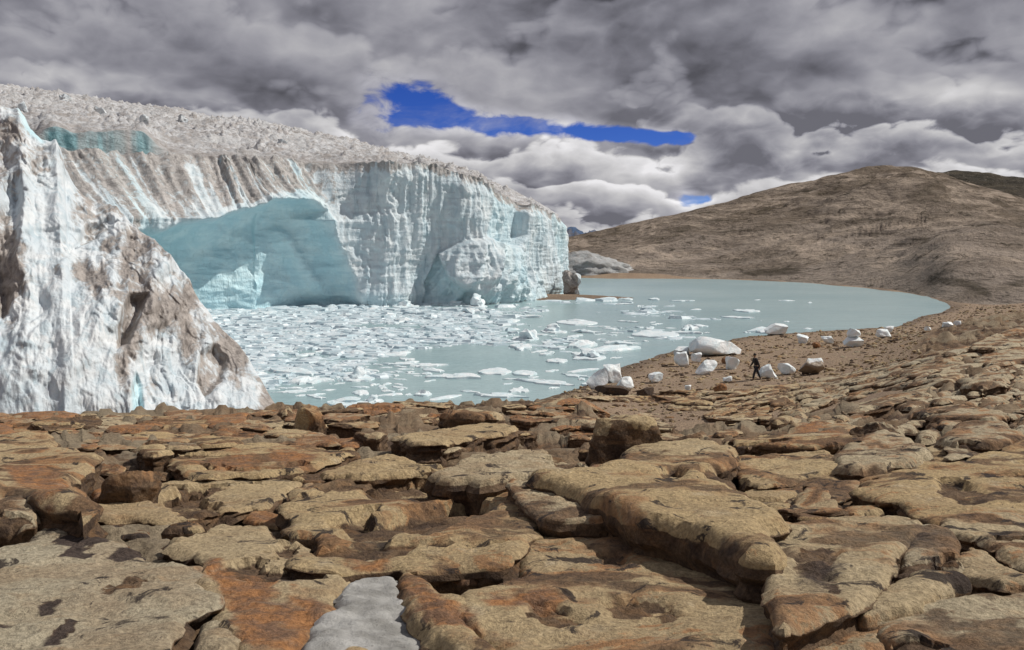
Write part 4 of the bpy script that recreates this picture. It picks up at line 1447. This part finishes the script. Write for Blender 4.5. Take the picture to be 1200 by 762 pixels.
for i, (nm, poly, h, tone, rnd, peel, lab) in enumerate(SLABS):
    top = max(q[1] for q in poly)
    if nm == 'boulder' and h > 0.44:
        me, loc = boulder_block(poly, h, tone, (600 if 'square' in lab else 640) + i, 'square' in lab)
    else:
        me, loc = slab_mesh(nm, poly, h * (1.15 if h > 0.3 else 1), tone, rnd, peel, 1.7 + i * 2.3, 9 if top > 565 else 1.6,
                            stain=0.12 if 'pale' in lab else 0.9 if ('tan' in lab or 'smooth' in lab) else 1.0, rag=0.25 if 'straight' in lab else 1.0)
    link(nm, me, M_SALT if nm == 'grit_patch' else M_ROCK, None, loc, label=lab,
         category={'rock_slab': 'rock slab', 'boulder': 'boulder', 'grit_patch': 'grit'}[nm])

# ------------------------------------------------------------------ smaller stones of the pavement: parts of the ground
def stone_variants(n, flat, seed):
    out = []
    for i in range(n):
        V, F = cut_block(seed + i, (2.0, 1.25, flat), 4, 12, 0.07, 0.5, 0.85)
        zt = V[:, 2].max()
        V[:, 2] = np.where(V[:, 2] > 0, terrace(V[:, 2], zt * 0.45, 0.4) * 0.5 + V[:, 2] * 0.5, V[:, 2])
        cr = sst(0.2, 0.75, V[:, 2] / zt + 0.35 * fbm(V[:, 0] * 1.5, V[:, 1] * 1.5, i, 4))
        out.append(mesh_np('stone', V, F, dict(crust=cr), True, 38))
    return out


def rock_top(px):
    return np.interp(px, [-60, 320, 345, 600, 690, 780, 900, 1000, 1100, 1200, 1260], [487, 486, 475, 472, 468, 462, 454, 440, 414, 384, 376])


def clip_half(P, m, n):
    """keep the part of polygon P with (p-m).n <= 0"""
    out = []
    for i in range(len(P)):
        a, b = P[i], P[(i + 1) % len(P)]
        da, db = np.dot(a - m, n), np.dot(b - m, n)
        if da <= 0: out.append(a)
        if (da < 0 < db) or (db < 0 < da):
            out.append(a + (b - a) * (da / (da - db)))
    return np.array(out)


def filler_cells():
    """irregular slabs that fill the pavement between the big ones"""
    rs = np.random.RandomState(12)
    polys = [np.array(q[1], float) for q in SLABS]
    # warped coordinates in which slabs are as wide as long
    def warp(x, y):
        sl = np.where(x > 840, 0.17 * (x - 840), 0) * np.clip((560 - y) / 60, 0, 1)
        q = np.clip(y - 455, 2, 400)
        return np.stack([x / (34 + 0.30 * q), 2.2 * np.log(q + 14) - 0.1375 * np.maximum(0, 457 - y) + sl * 0.1375 + 0 * x], -1)
    free, blocked = [], []
    for P in polys:
        x0, y0 = P.min(0); x1, y1 = P.max(0)
        n = int(np.clip((x1 - x0) * (y1 - y0) / 60, 30, 240))
        qx, qy = rs.uniform(x0, x1, n * 3), rs.uniform(y0, y1, n * 3)
        k = poly_sd(qx, qy, P) > 1.0
        blocked += list(zip(qx[k][:n], qy[k][:n]))
    W = [warp(np.array(a), np.array(b)) for a, b in blocked]
    n = 16000
    cx_ = rs.uniform(-30, 1230, n)
    tp_ = rock_top(cx_)
    cy_ = tp_ + (775 - tp_) * rs.uniform(0, 1, n) ** 1.9
    ok = np.ones(n, bool)
    for P in polys:
        ok &= poly_sd(cx_, cy_, P) < -2
    cw_ = warp(cx_, cy_)
    rr_ = 0.95 * rs.uniform(0.7, 1.35, n)
    fw = np.zeros((0, 2))
    for i in np.nonzero(ok)[0]:
        dv = (fw - cw_[i]) * np.array([1, 2.6])
        if len(fw) and (dv ** 2).sum(1).min() < rr_[i] ** 2: continue
        fw = np.vstack([fw, cw_[i]])
        free.append((cx_[i], cy_[i], cw_[i]))
        if len(free) >= 330: break
    allp = np.array([[q[0], q[1]] for q in free] + blocked)
    allw = np.array([q[2] for q in free] + W)
    cells = []
    for i in range(len(free)):
        c = allp[i]
        dw = (allw - allw[i]) * np.array([1, 2.6])
        d2 = (dw ** 2).sum(1)
        ks = np.argsort(d2)[1:46]
        # build the cell in a local linear frame
        wid = 34 + 0.30 * max(c[1] - 455, 2)
        hei = (max(c[1] - 455, 2) + 14) / 2.2 / 2.6
        P = np.array([[-1.5, -1.5], [1.5, -1.5], [1.5, 1.5], [-1.5, 1.5]])
        for k in ks:
            v = (allp[k] - c) / np.array([wid, hei])
            if np.hypot(*v) < 1e-6: continue
            P = clip_half(P, v * 0.5, v)
            if len(P) < 3: break
        if len(P) < 3: continue
        if np.ptp(P[:, 0]) < 0.25 or np.ptp(P[:, 1]) < 0.25: continue
        P = P * 1.06 * np.array([wid, hei]) + c
        sl = 0.17 if (c[0] > 840 and c[1] < 540) else 0.0
        P[:, 1] -= sl * (P[:, 0] - c[0])
        cells.append(P)
    return cells


rs = np.random.RandomState(77)
ncell = 0
for i, P in enumerate(filler_cells()):
    c = P.mean(0)
    if not (-80 < c[0] < 1280): continue
    _, yy = hit(np.array([c[0]]), np.array([c[1]]), 0.1)
    yy = float(yy[0])
    if yy > 110: continue
    P[:, 1] = np.maximum(P[:, 1], rock_top(P[:, 0]) - 3)
    hh = rs.uniform(0.03, 0.17) * np.clip((yy / 9) ** 0.45, 0.7, 1.8)
    grey_right = np.clip((c[0] - 820) / 200, 0, 1) * np.clip((540 - c[1]) / 40, 0, 1)
    tone = rs.uniform(0.25, 1.0) * (1 - grey_right) + grey_right * rs.uniform(0, 0.35)
    rnd = rs.choice([0.02, 0.04, 0.08]) if grey_right < .4 else rs.uniform(0.08, 0.25)
    try:
        me, loc = slab_mesh('stone', [tuple(q) for q in P], hh, tone, rnd, rs.choice([0.1, 0.35, 0.6, 0.8]) * (1 - 0.5 * grey_right), 200.3 + i * 1.7, 1.35, 34, 0.25, 1.6, float(rs.choice([0, 0.2, 0.4, 0.55, 0.7])) if c[0] < 760 else float(rs.choice([0, 0, 0, 0.4])) * (1 - grey_right))
    except Exception as ex:
        print('cell', i, ex)
        continue
    link('stone', me, M_ROCK, ground, loc)
    ncell += 1
    if ncell >= 298: break
print('stones', ncell)


# ------------------------------------------------------------------ stranded ice blocks on the beach
def beach_block(px0, px1, py0, py1, label, seed, dirt=0.0, ncut=10, lean=0.0, group=None, lo=0.45, hi=0.8, name='ice_block', shape=None, cat='ice block', mat=None, over=0.0):
    pxm = (px0 + px1) / 2
    x, y = hit(np.array([pxm]), np.array([py1 - 0.5]), over)
    x, y = float(x[0]), float(y[0])
    wv = (px1 - px0) * y / FPX
    hv = (py1 - py0) * y / FPX
    V, F = cut_block(seed, (wv, wv * 0.75, hv * 1.12), 4, ncut, 0.05, lo, hi)
    if shape == 'pyramid':
        tt = (V[:, 2] / (hv * 1.12) + 0.5)[:, None]
        V[:, :2] *= (1.0 - 0.72 * tt)
        V[:, 0] += wv * 0.12 * tt[:, 0]
        V[:, 0] *= wv / np.ptp(V[:, 0])
    if shape == 'loaf':
        tt = np.clip(V[:, 0] / wv + 0.5, 0, 1)
        V[:, 2] *= 1.0 - 0.15 * tt
        V[:, 2] -= hv * 0.28 * sst(0.75, 1.0, tt)
    if lean:
        V[:, 0] += lean * V[:, 2]
    V[:, 2] -= V[:, 2].min() + 0.06 * hv
    z = max(float(ground_z(np.array(x), np.array(y))), 0.0) + over
    n = fbm(V[:, 0] * 1.2 + seed, V[:, 1] * 1.2, V[:, 2] * 1.2, 3)
    top = V[:, 2] / hv
    dv = dirt * sst(0.95, 0.55, top + 0.3 * n) + 0.04 + 0.2 * sst(0.25, 0.0, top)
    at = dict(dirt=np.clip(dv, 0, 1), blue=0.2)
    me = mesh_np(name, V, F, at, True, 35)
    return link(name, me, mat or M_BLOCK, None, (x, y + wv * 0.3, z), label=label, category=cat, group=group)


BL = [
    (689, 715, 434, 456, 'white pyramid of ice at the water line, left of the leaning block', 1, dict(shape='pyramid')),
    (709, 732, 429, 449, 'leaning white ice block with a grey shaded left face beside the ice pyramid', 2, dict(lean=-0.15)),
    (722, 746, 443, 457, 'low white wedge of ice in front of the leaning block', 3, {}),
    (760, 780, 438, 450, 'rounded white ice lump alone between the leaning block and the grey block', 4, {}),
    (803, 811, 452, 459, 'tiny white ice piece on the gravel below the rounded ice lump', 5, {}),
    (789, 808, 408, 417, 'thin pale ice piece at the left end of the long ice loaf', 6, {}),
    (791, 812, 414, 430, 'greyish ice block in front of the left end of the long ice loaf', 7, dict(dirt=0.3)),
    (811, 824, 414, 425, 'small pale ice block tucked between the grey block and the ice loaf', 8, {}),
    (814, 839, 422, 440, 'wedge shaped ice block with a blue grey left face below the ice loaf', 9, dict(shape='pyramid', lean=0.25)),
    (808, 874, 396, 418, 'long white loaf of ice, largest block on the shore', 10, dict(shape='loaf', lo=0.6, hi=0.9)),
    (850, 868, 416, 434, 'white ice block under the right end of the long ice loaf', 11, dict(dirt=0.25)),
    (846, 860, 442, 450, 'small flat white ice piece left of the walking person', 12, {}),
    (886, 911, 427, 445, 'peaked ice block directly behind the walking person', 13, dict(shape='pyramid')),
    (912, 934, 426, 439, 'square white ice block right of the walking person', 14, {}),
    (940, 971, 420, 439, 'dirt covered ice block with a white top, right of the square block', 15, dict(dirt=1.0)),
    (897, 926, 381, 394, 'flat ice slab with an upturned end lying at the water line behind the person', 16, dict(lean=0.6)),
    (934, 949, 393, 403, 'left one of two small cube like ice blocks near the water', 17, {}),
    (964, 978, 393, 403, 'right one of two small cube like ice blocks near the water', 18, dict(lean=-0.4)),
    (990, 1014, 395, 407, 'broad lower ice block carrying a second block on top', 19, {}),
    (1028, 1046, 387, 397, 'tapered ice block right of the two stacked blocks', 21, dict(lean=-0.3)),
    (1038, 1049, 383, 390, 'small white ice piece behind the tapered block by the water', 22, {}),
    (1106, 1118, 378, 385, 'white ice piece on the far shore point, middle of the last three', 23, {}),
    (1084, 1093, 383, 389, 'faint small ice piece, nearest to the water of the last three', 24, {}),
    (1118, 1127, 376, 382, 'ice piece farthest right on the shore point', 25, {}),
]
for (a, b_, c, d_, lab, sd_, kw) in BL:
    beach_block(a, b_, c, d_, lab, 900 + sd_, **kw)
low = [o for o in col.objects if o.get('label', '').startswith('broad lower')][0]
top_z = max(v.co.z for v in low.data.vertices)
V, F = cut_block(920, (16 * low.location.y / FPX, 1.0, 11 * low.location.y / FPX), 4, 10, 0.05)
V[:, 2] -= V[:, 2].min()
link('ice_block', mesh_np('ice_block', V, F, dict(dirt=0.1, blue=0.2), True, 35), M_BLOCK, None, (low.location.x + 0.0, low.location.y, low.location.z + top_z - 0.12), label='upper ice block stacked on the broad lower block', category='ice block')
for (a, b_, c, d_, lab, sd_, rd) in [
        (835, 853, 450, 463, 'dark red brown stone on the gravel left of the walking person', 41, 1),
        (744, 768, 455, 468, 'dark flat rock in front of the low white ice wedge', 42, 0),
        (698, 742, 454, 464, 'dark flat ledge of rock under the ice pyramid', 43, 0),
        (953, 963, 402, 409, 'small brown stone between the two cube like ice blocks and the dirty block', 44, 1),
        (846, 860, 420, 427, 'brown stone below the long ice loaf', 45, 1)]:
    o = beach_block(a, b_, c, d_, lab, 940 + sd_, name='boulder', cat='boulder', mat=M_ROCK)
    me = o.data
    for an, val in (('crust', 0.15), ('rust', 0.8 * rd), ('dark', 0.35 + 0.3 * (1 - rd)), ('tone', 0.5), ('stain', 0.6)):
        at = me.attributes.new(an, 'FLOAT', 'POINT')
        at.data.foreach_set('value', np.full(len(me.vertices), val, np.float32))

# dirty ice tooth at the glacier's nose
def nose_block():
    x, y = lake_pt(671, 346, 0.3)
    V, F = cut_block(77, (4.4, 3.6, 4.8), 5, 14, 0.16)
    V[:, :2] *= (1.0 - 0.45 * (V[:, 2] / 4.8 + 0.5))[:, None]
    V[:, 0] += -0.25 * V[:, 2]
    V[:, 2] -= V[:, 2].min() + 0.3
    n = fbm(V[:, 0] * 0.7, V[:, 1] * 0.7, V[:, 2] * 0.4, 4)
    me = mesh_np('ice_block', V, F, dict(dirt=np.clip(0.95 * sst(1.4, -0.2, V[:, 0]) + 0.15 + 0.4 * n, 0, 1), blue=0.1), True, 35)
    link('ice_block', me, M_ICE_NEAR, None, (x, y, 0.2), label='dirty ice tooth on the sandbar at the end of the white ice cliff', category='ice block')


nose_block()

# gravel on the beach
def gravel():
    rs = np.random.RandomState(5)
    n = 26000
    y = rs.uniform(44, 140, n) 
    x = y * rs.uniform(0.0, 0.58, n)
    Vb, Fb = ICO[1]
    z, beach, sd = z_base(x, y)
    ok = (beach > 0.35) & (sd > 0.4) & (rs.uniform(0, 1, n) < 0.55)
    x, y, z = x[ok], y[ok], z[ok]
    n = len(x)
    s = 0.04 + 0.17 * rs.uniform(0, 1, n) ** 4
    pert = 1 + 0.25 * rs.normal(size=(n, len(Vb), 1)).clip(-1.5, 1.5)
    V = Vb[None] * pert * s[:, None, None] * np.stack([rs.uniform(0.8, 1.7, n), rs.uniform(0.7, 1.2, n), rs.uniform(0.5, 0.9, n)], -1)[:, None, :]
    V = V + np.stack([x, y, z + 0.02], -1)[:, None, :]
    F = Fb[None] + (np.arange(n) * len(Vb))[:, None, None]
    tone = np.repeat(rs.uniform(0, 1, n), len(Vb))
    cr = np.repeat(rs.uniform(0.2, 1.2, n), len(Vb)).clip(0, 1)
    me = mesh_np('gravel', V.reshape(-1, 3), F.reshape(-1, 3), dict(crust=cr, tone=tone, stain=0.4, rust=np.repeat((rs.uniform(0, 1, n) > 0.9) * 0.5, len(Vb)), dark=np.repeat((rs.uniform(0, 1, n) > 0.8) * 0.6, len(Vb))), False)
    link('gravel', me, M_ROCK, None, None, kind='stuff', label='loose brown gravel and small stones spread over the beach', category='gravel')


gravel()


# ------------------------------------------------------------------ ice on the lake
def floe_mesh(seed, w, d, h, rag=0.35, peak=0.0):
    """flat raft of ice, uneven top, optional hump"""
    rs = np.random.RandomState(seed)
    n, m = (44, 14) if peak > 0.3 else (22, 6)
    th = np.linspace(0, 2 * math.pi, n, endpoint=False)
    rad = 1 + rag * fbm(np.cos(th) * 1.3 + seed * 1.7, np.sin(th) * 1.3, seed * 0.37, 3)
    r = np.array([0.0, 0.35, 0.62, 0.85, 0.97, 1.0] if m == 6 else list(np.linspace(0, 0.93, 12)) + [0.98, 1.0])[:, None]
    X = r * rad * np.cos(th) * w / 2
    Y = r * rad * np.sin(th) * d / 2
    Z = h * (0.65 + 0.5 * fbm(X / w * 4 + seed, Y / d * 4, seed, 3)) * np.array([1] * (m - 3) + [.95, .75, -0.4])[:, None]
    px_, py_ = rs.uniform(-.3, .3) * w / 2, rs.uniform(-.1, .4) * d / 2
    g_ = np.exp(-(((X - px_) / (0.27 * w)) ** 2 + ((Y - py_) / (0.36 * d)) ** 2) ** 1.6)
    Z = Z + peak * g_ * np.clip(0.75 + 0.55 * ridged(X * 4 / w + seed, Y * 3 / d, seed, 3) + 0.5 * terrace(fbm(X * 5 / w, Y * 5 / d, seed + 3, 3), 0.3, 0.6), 0.1, 1.6)
    V = np.stack([X, Y, Z], -1).reshape(-1, 3)
    return mesh_np('ice_floe', V, grid_faces(m, n, True), None, True, 40)


BIG = [
    (396, 434, 430, 448, 1.1, 'square shouldered white floe in the open water off the ice wall'),
    (484, 505, 457, 465, 0.5, 'small white floe nearest the rock edge'),
    (559, 599, 430, 440, 0.2, 'long flat bar of ice lying alone in the open water'),
    (600, 629, 433, 441, 0.1, 'thin flat floe just right of the long flat bar of ice'),
    (672, 711, 407, 423, 0.9, 'turquoise shaded floe with a flat tail near the beach'),
    (600, 636, 382, 400, 1.4, 'knobbed white floe with a tall hump and flat foot'),
    (634, 663, 378, 391, 0.8, 'domed floe right of the knobbed white floe'),
    (654, 702, 368, 381, 0.4, 'wide flat raft of ice behind the domed floe'),
    (745, 802, 378, 396, 0.3, 'slanting strip of ice stretching out in mid lake'),
    (640, 667, 417, 426, 0.2, 'low ragged floe left of the turquoise shaded floe'),
    (518, 547, 350, 359, 0.8, 'pale green tinted ice slab at the foot of the cliff'),
    (543, 571, 343, 361, 2.6, 'bright white heaped ice at the foot of the cliff'),
    (455, 488, 352, 361, 1.4, 'white collapsed ice pile at the foot of the cliff right of the cave'),
    (376, 428, 466, 477, 0.4, 'white shelf of ice against the rock edge beside the tan boulder'),
    (424, 447, 464, 474, 0.6, 'broken ice lump next to the white shelf by the rocks'),
    (865, 893, 357, 366, 0.3, 'small flat floe in the calm water toward the far shore'),
    (683, 700, 445, 453, 0.1, 'thin floe close to the ice pyramid on the shore'),
]
taken = []
for i, (a, b_, c, d_, pk, lab) in enumerate(BIG):
    x0, y0 = lake_pt(a, d_)
    x1, _ = lake_pt(b_, d_)
    _, y1 = lake_pt(a, c + (d_ - c) * (0.35 if pk > 0.3 else 0.15))
    w = x1 - x0
    dd = min(max(y1 - y0, w * 0.35), w * 1.3)
    me = floe_mesh(40 + i, w, dd, 0.16 + 0.02 * w, 0.3, 0.0)
    if pk > 0.3:
        V0 = np.array([v.co[:] for v in me.vertices])
        F0 = np.array([[q for q in p.vertices] for p in me.polygons if len(p.vertices) == 4])
        Vs, Fs, off_ = [V0], [F0[:, [0, 1, 2]], F0[:, [0, 2, 3]]], len(V0)
        rl = np.random.RandomState(70 + i)
        hv = (d_ - c) * y0 / FPX
        for k in range(4 if w > 3 else 3):
            f_ = [1.0, 0.6, 0.45, 0.35][k]
            V1, F1 = cut_block(7000 + i * 10 + k, (w * (0.50 if pk > 0.85 else 0.62) * f_ ** 0.5, dd * 0.5 * f_ ** 0.5, min(hv, pk * 1.2) * f_), 3, 12, 0.10)
            V1 = V1 + np.array([w * rl.uniform(-0.22, 0.22) * (k > 0), dd * rl.uniform(-0.2, 0.3), min(hv, pk * 1.2) * f_ * 0.36])
            Vs.append(V1)
            Fs.append(F1 + off_)
            off_ += len(V1)
        me = mesh_np('ice_floe', np.vstack(Vs), np.vstack(Fs), None, True, 38)
    o = link('ice_floe', me, M_FLOE, None, ((x0 + x1) / 2, y0 + dd / 2, 0.0), label=lab, category='ice floe')
    taken.append((o.location.x, o.location.y, w / 2, dd / 2))

variants_f = [floe_mesh(100 + i, 1.0, 0.75, 0.16, 0.75, 0.0 if i % 2 else 0.10) for i in range(10)]
rs = np.random.RandomState(33)


def density(px, py):
    dl = np.clip((620 - px) / 330, 0, 1) ** 1.2 * np.clip((470 - py) / 40, 0, 1)
    lowleft = sst(450, 560, px) * sst(405, 440, py)
    a = dl + 0.42 * np.exp(-((py - 384) / 26) ** 2) * np.clip((860 - px) / 160, 0, 1)
    clear = sst(430, 520, px) * sst(412, 440, py) * 0.9
    return np.clip(a * (1 - clear), 0.012, 1)


cnt, tries = 0, 0
while cnt < 280 and tries < 60000:
    tries += 1
    px, py = rs.uniform(255, 960), 350 + 118 * rs.uniform() ** 1.1
    if rs.uniform() > 0.25 + 0.75 * float(density(px, py)) and px > 500 and rs.uniform() > 0.25: continue
    x, y = lake_pt(px, py)
    if y > 205 or -float(poly_sd(np.array(x), np.array(y), SHORE)) > -1.0: continue
    cl = fbm(np.array(x * 0.06), np.array(y * 0.045), np.array(4.0), 3)
    if cl < 0.02 and px > 420: continue
    if px > 900 and rs.uniform() > 0.3: continue
    s = (0.7 + 2.6 * rs.uniform() ** 2.6) * (y / 95) ** 0.5
    if any(abs(x - a) < (b + s * .55) and abs(y - c) < (d_ + s * .5) for a, c, b, d_ in taken): continue
    taken.append((x, y, s / 2, s / 2))
    if px < 420 and py > 385: zone = ('small white ice floe in the crowded water beside the near ice wall', 'floes beside the near ice wall')
    elif py < 385 and px < 560: zone = ('small white ice floe packed under the blue cave and cliff', 'floes packed under the cliff')
    elif px > 740: zone = ('small thin ice floe scattered in the clear water off the beach', 'floes off the beach')
    elif py > 410: zone = ('small white ice floe in the open water nearest the rock edge', 'floes nearest the rock edge')
    else: zone = ('small white ice floe drifting in the middle of the lake', 'floes in the middle of the lake')
    o = link('ice_floe', variants_f[rs.randint(10)], M_FLOE, None, (x, y, 0.0), label=zone[0], category='ice floe', group=zone[1])
    o.rotation_euler = (0, 0, rs.uniform(0, 6.28))
    o.scale = (s * rs.uniform(0.9, 2.2), s, s * rs.uniform(0.3, 0.9))
    cnt += 1
print('floes', cnt)


def brash():
    rs = np.random.RandomState(8)
    n = 90000
    px = rs.uniform(235, 900, n)
    py = 352 + rs.uniform(0, 1, n) ** 1.15 * 122
    a, b = ray(px, py)
    y = -CAMZ / b
    x = a * y
    cl = fbm(x * 0.07, y * 0.05, 2.0, 4)
    sd = poly_sd(x, y, SHORE)
    dn = density(px, py)
    pr = np.clip(dn * 1.3, 0, 1.6) * sst(-0.75 + 0.9 * (1 - dn), 0.0 + 0.9 * (1 - dn), cl)
    area = (y / 70) ** 0.0
    ok = (rs.uniform(0, 1, n) < pr * 0.46) & (sd > 0.4) & (y < 215)
    x, y = x[ok], y[ok]
    n = len(x)
    s = (0.10 + 0.75 * rs.uniform(0, 1, n) ** 2.6) * (y / 65) ** 0.9
    k = 6
    th = (np.arange(k) / k * 2 * math.pi)[None, :] + rs.uniform(0, 6, (n, 1))
    rad = rs.uniform(0.4, 1.35, (n, k)) * s[:, None]
    X = x[:, None] + np.cos(th) * rad * rs.uniform(0.8, 1.6, (n, 1))
    Y = y[:, None] + np.sin(th) * rad * 0.9
    hgt = s * (0.05 + 0.30 * rs.uniform(0, 1, n) ** 2.5)
    top = np.stack([X * 0.75 + x[:, None] * 0.25, Y * 0.75 + y[:, None] * 0.25, np.maximum(hgt[:, None] * rs.uniform(0.5, 1.2, (n, k)), 0.02)], -1)
    bot = np.stack([X, Y, np.full_like(X, -0.06)], -1)
    cen = np.stack([x, y, hgt * 1.05], -1)[:, None, :]
    V = np.concatenate([top, bot, cen], 1)
    f = []
    for i in range(k):
        j = (i + 1) % k
        f += [(i, j, 12), (i, i + k, j + k), (i, j + k, j)]
    F = np.array(f)[None] + (np.arange(n) * 13)[:, None, None]
    me = mesh_np('brash_ice', V.reshape(-1, 3), F.reshape(-1, 3), None, False)
    print('brash', n)
    link('brash_ice', me, M_SLUSH, None, None, kind='stuff', label='dense crushed ice floating below the blue cave', category='brash ice')


brash()


# ------------------------------------------------------------------ person on the beach
def build_person():
    x, y = hit(np.array([886.0]), np.array([446.0]), 0.0)
    x, y = float(x[0]), float(y[0])
    z = float(ground_z(np.array(x), np.array(y)))
    skin = plain('skin', (0.28, 0.16, 0.10), 0.6)
    cloth = plain('dark_jacket', (0.016, 0.014, 0.014))
    pants = plain('navy_trousers', (0.012, 0.014, 0.022))
    hairm = plain('black_hair', (0.01, 0.009, 0.008))
    bootm = plain('brown_boots', (0.03, 0.022, 0.015))
    root = empty('person', (x, y, z), label='person in dark jacket and trousers walking over the gravel beach', category='person')
    root.rotation_euler = (0, 0, R(-80))     # facing left along the beach; local -Y is forward

    def skinned(name, verts, edges, radii, mat, sub=2, parent=root, rootv=0):
        me = bpy.data.meshes.new(name)
        me.from_pydata(verts, edges, [])
        o = link(name, me, mat, parent)
        md = o.modifiers.new('s', 'SKIN')
        for i, r_ in enumerate(radii):
            sv = me.skin_vertices[0].data[i]
            sv.radius = (r_, r_) if not isinstance(r_, tuple) else r_
            sv.use_root = (i == rootv)
        ms = o.modifiers.new('u', 'SUBSURF')
        ms.levels = ms.render_levels = sub
        return o
    # one continuous body
    V = [(0, 0, 0.95), (0, -0.02, 1.12), (0, -0.07, 1.32), (0, -0.10, 1.46), (0, -0.12, 1.54), (0, -0.14, 1.62), (0, -0.155, 1.71)]
    rr = [(0.15, 0.11), (0.145, 0.105), (0.16, 0.115), (0.10, 0.08), 0.055, 0.085, 0.078]
    E = [(0, 1), (1, 2), (2, 3), (3, 4), (4, 5), (5, 6)]
    for sgn, fy, kz in ((1, -0.30, 0.50), (-1, 0.28, 0.50)):
        i = len(V)
        V += [(0.10 * sgn, 0.0 + fy * 0.1, 0.88), (0.10 * sgn, fy * 0.62, kz), (0.10 * sgn, fy * (0.85 if fy < 0 else 1.25), 0.10), (0.10 * sgn, fy * (0.85 if fy < 0 else 1.25) - 0.17, 0.045)]
        rr += [0.095, 0.065, 0.045, 0.035]
        E += [(0, i), (i, i + 1), (i + 1, i + 2), (i + 2, i + 3)]
    for sgn, sw in ((1, 0.16), (-1, -0.22)):
        i = len(V)
        hx, hy, hz = 0.24 * sgn, -0.06 + sw * 1.15, 0.90
        V += [(0.20 * sgn, -0.09, 1.42), (0.245 * sgn, -0.05 + sw * 0.4, 1.15), (hx, hy, hz), (hx, hy - 0.02, hz - 0.08)]
        rr += [0.062, 0.05, 0.034, (0.020, 0.038)]
        E += [(3, i), (i, i + 1), (i + 1, i + 2), (i + 2, i + 3)]
        p = i + 3
        for k, (fy, ln) in enumerate([(-0.032, 0.085), (-0.011, 0.095), (0.011, 0.088), (0.031, 0.07)]):
            j = len(V)
            V += [(hx - 0.005 * sgn, hy - 0.02 + fy, hz - 0.11), (hx - 0.02 * sgn, hy - 0.03 + fy, hz - 0.11 - ln * 0.8)]
            rr += [0.009, 0.008]
            E += [(p, j), (j, j + 1)]
        j = len(V)
        V += [(hx - 0.015 * sgn, hy - 0.06, hz - 0.07), (hx - 0.025 * sgn, hy - 0.08, hz - 0.11)]
        rr += [0.011, 0.009]
        E += [(p, j), (j, j + 1)]
    skinned('body', V, E, rr, skin)
    # clothes over it
    JV = [(0, 0, 0.93), (0, -0.02, 1.12), (0, -0.07, 1.32), (0, -0.10, 1.47)]
    JR = [(0.185, 0.14), (0.18, 0.14), (0.195, 0.15), (0.12, 0.10)]
    JE = [(0, 1), (1, 2), (2, 3)]
    for sgn, sw in ((1, 0.16), (-1, -0.22)):
        i = len(JV)
        hx, hy, hz = 0.24 * sgn, -0.06 + sw * 1.15, 0.92
        JV += [(0.20 * sgn, -0.09, 1.42), (0.245 * sgn, -0.05 + sw * 0.4, 1.15), (hx, hy, hz)]
        JR += [0.082, 0.068, 0.05]
        JE += [(3, i), (i, i + 1), (i + 1, i + 2)]
    skinned('jacket', JV, JE, JR, cloth)
    TV, TR, TE = [(0, 0, 0.97)], [(0.165, 0.125)], []
    BV = []
    for sgn, fy, kz in ((1, -0.30, 0.50), (-1, 0.28, 0.50)):
        i = len(TV)
        fyy = fy * (0.85 if fy < 0 else 1.25)
        TV += [(0.10 * sgn, fy * 0.1, 0.88), (0.10 * sgn, fy * 0.62, kz), (0.10 * sgn, fyy, 0.13)]
        TR += [0.115, 0.085, 0.065]
        TE += [(0, i), (i, i + 1), (i + 1, i + 2)]
        skinned('boot', [(0.10 * sgn, fyy, 0.15), (0.10 * sgn, fyy + 0.01, 0.06), (0.10 * sgn, fyy - 0.10, 0.05), (0.10 * sgn, fyy - 0.19, 0.045)], [(0, 1), (1, 2), (2, 3)], [0.062, 0.06, 0.055, 0.045], bootm, 1)
    skinned('trousers', TV, TE, TR, pants)
    # head features
    def ball(name, c, s, mat, parent=root):
        V, F = ICO[2]
        return link(name, mesh_np(name, V * np.array(s) + np.array(c), F), mat, parent)
    ball('nose', (0, -0.245, 1.655), (0.014, 0.022, 0.024), skin)
    for sgn in (1, -1):
        ball('ear', (0.083 * sgn, -0.14, 1.66), (0.012, 0.024, 0.034), skin)
        ball('eye', (0.032 * sgn, -0.226, 1.68), (0.011, 0.008, 0.007), hairm)
    ball('mouth', (0, -0.222, 1.615), (0.024, 0.008, 0.006), plain('lips', (0.16, 0.06, 0.05)))
    ball('hair', (0, -0.125, 1.715), (0.098, 0.108, 0.088), hairm)


build_person()
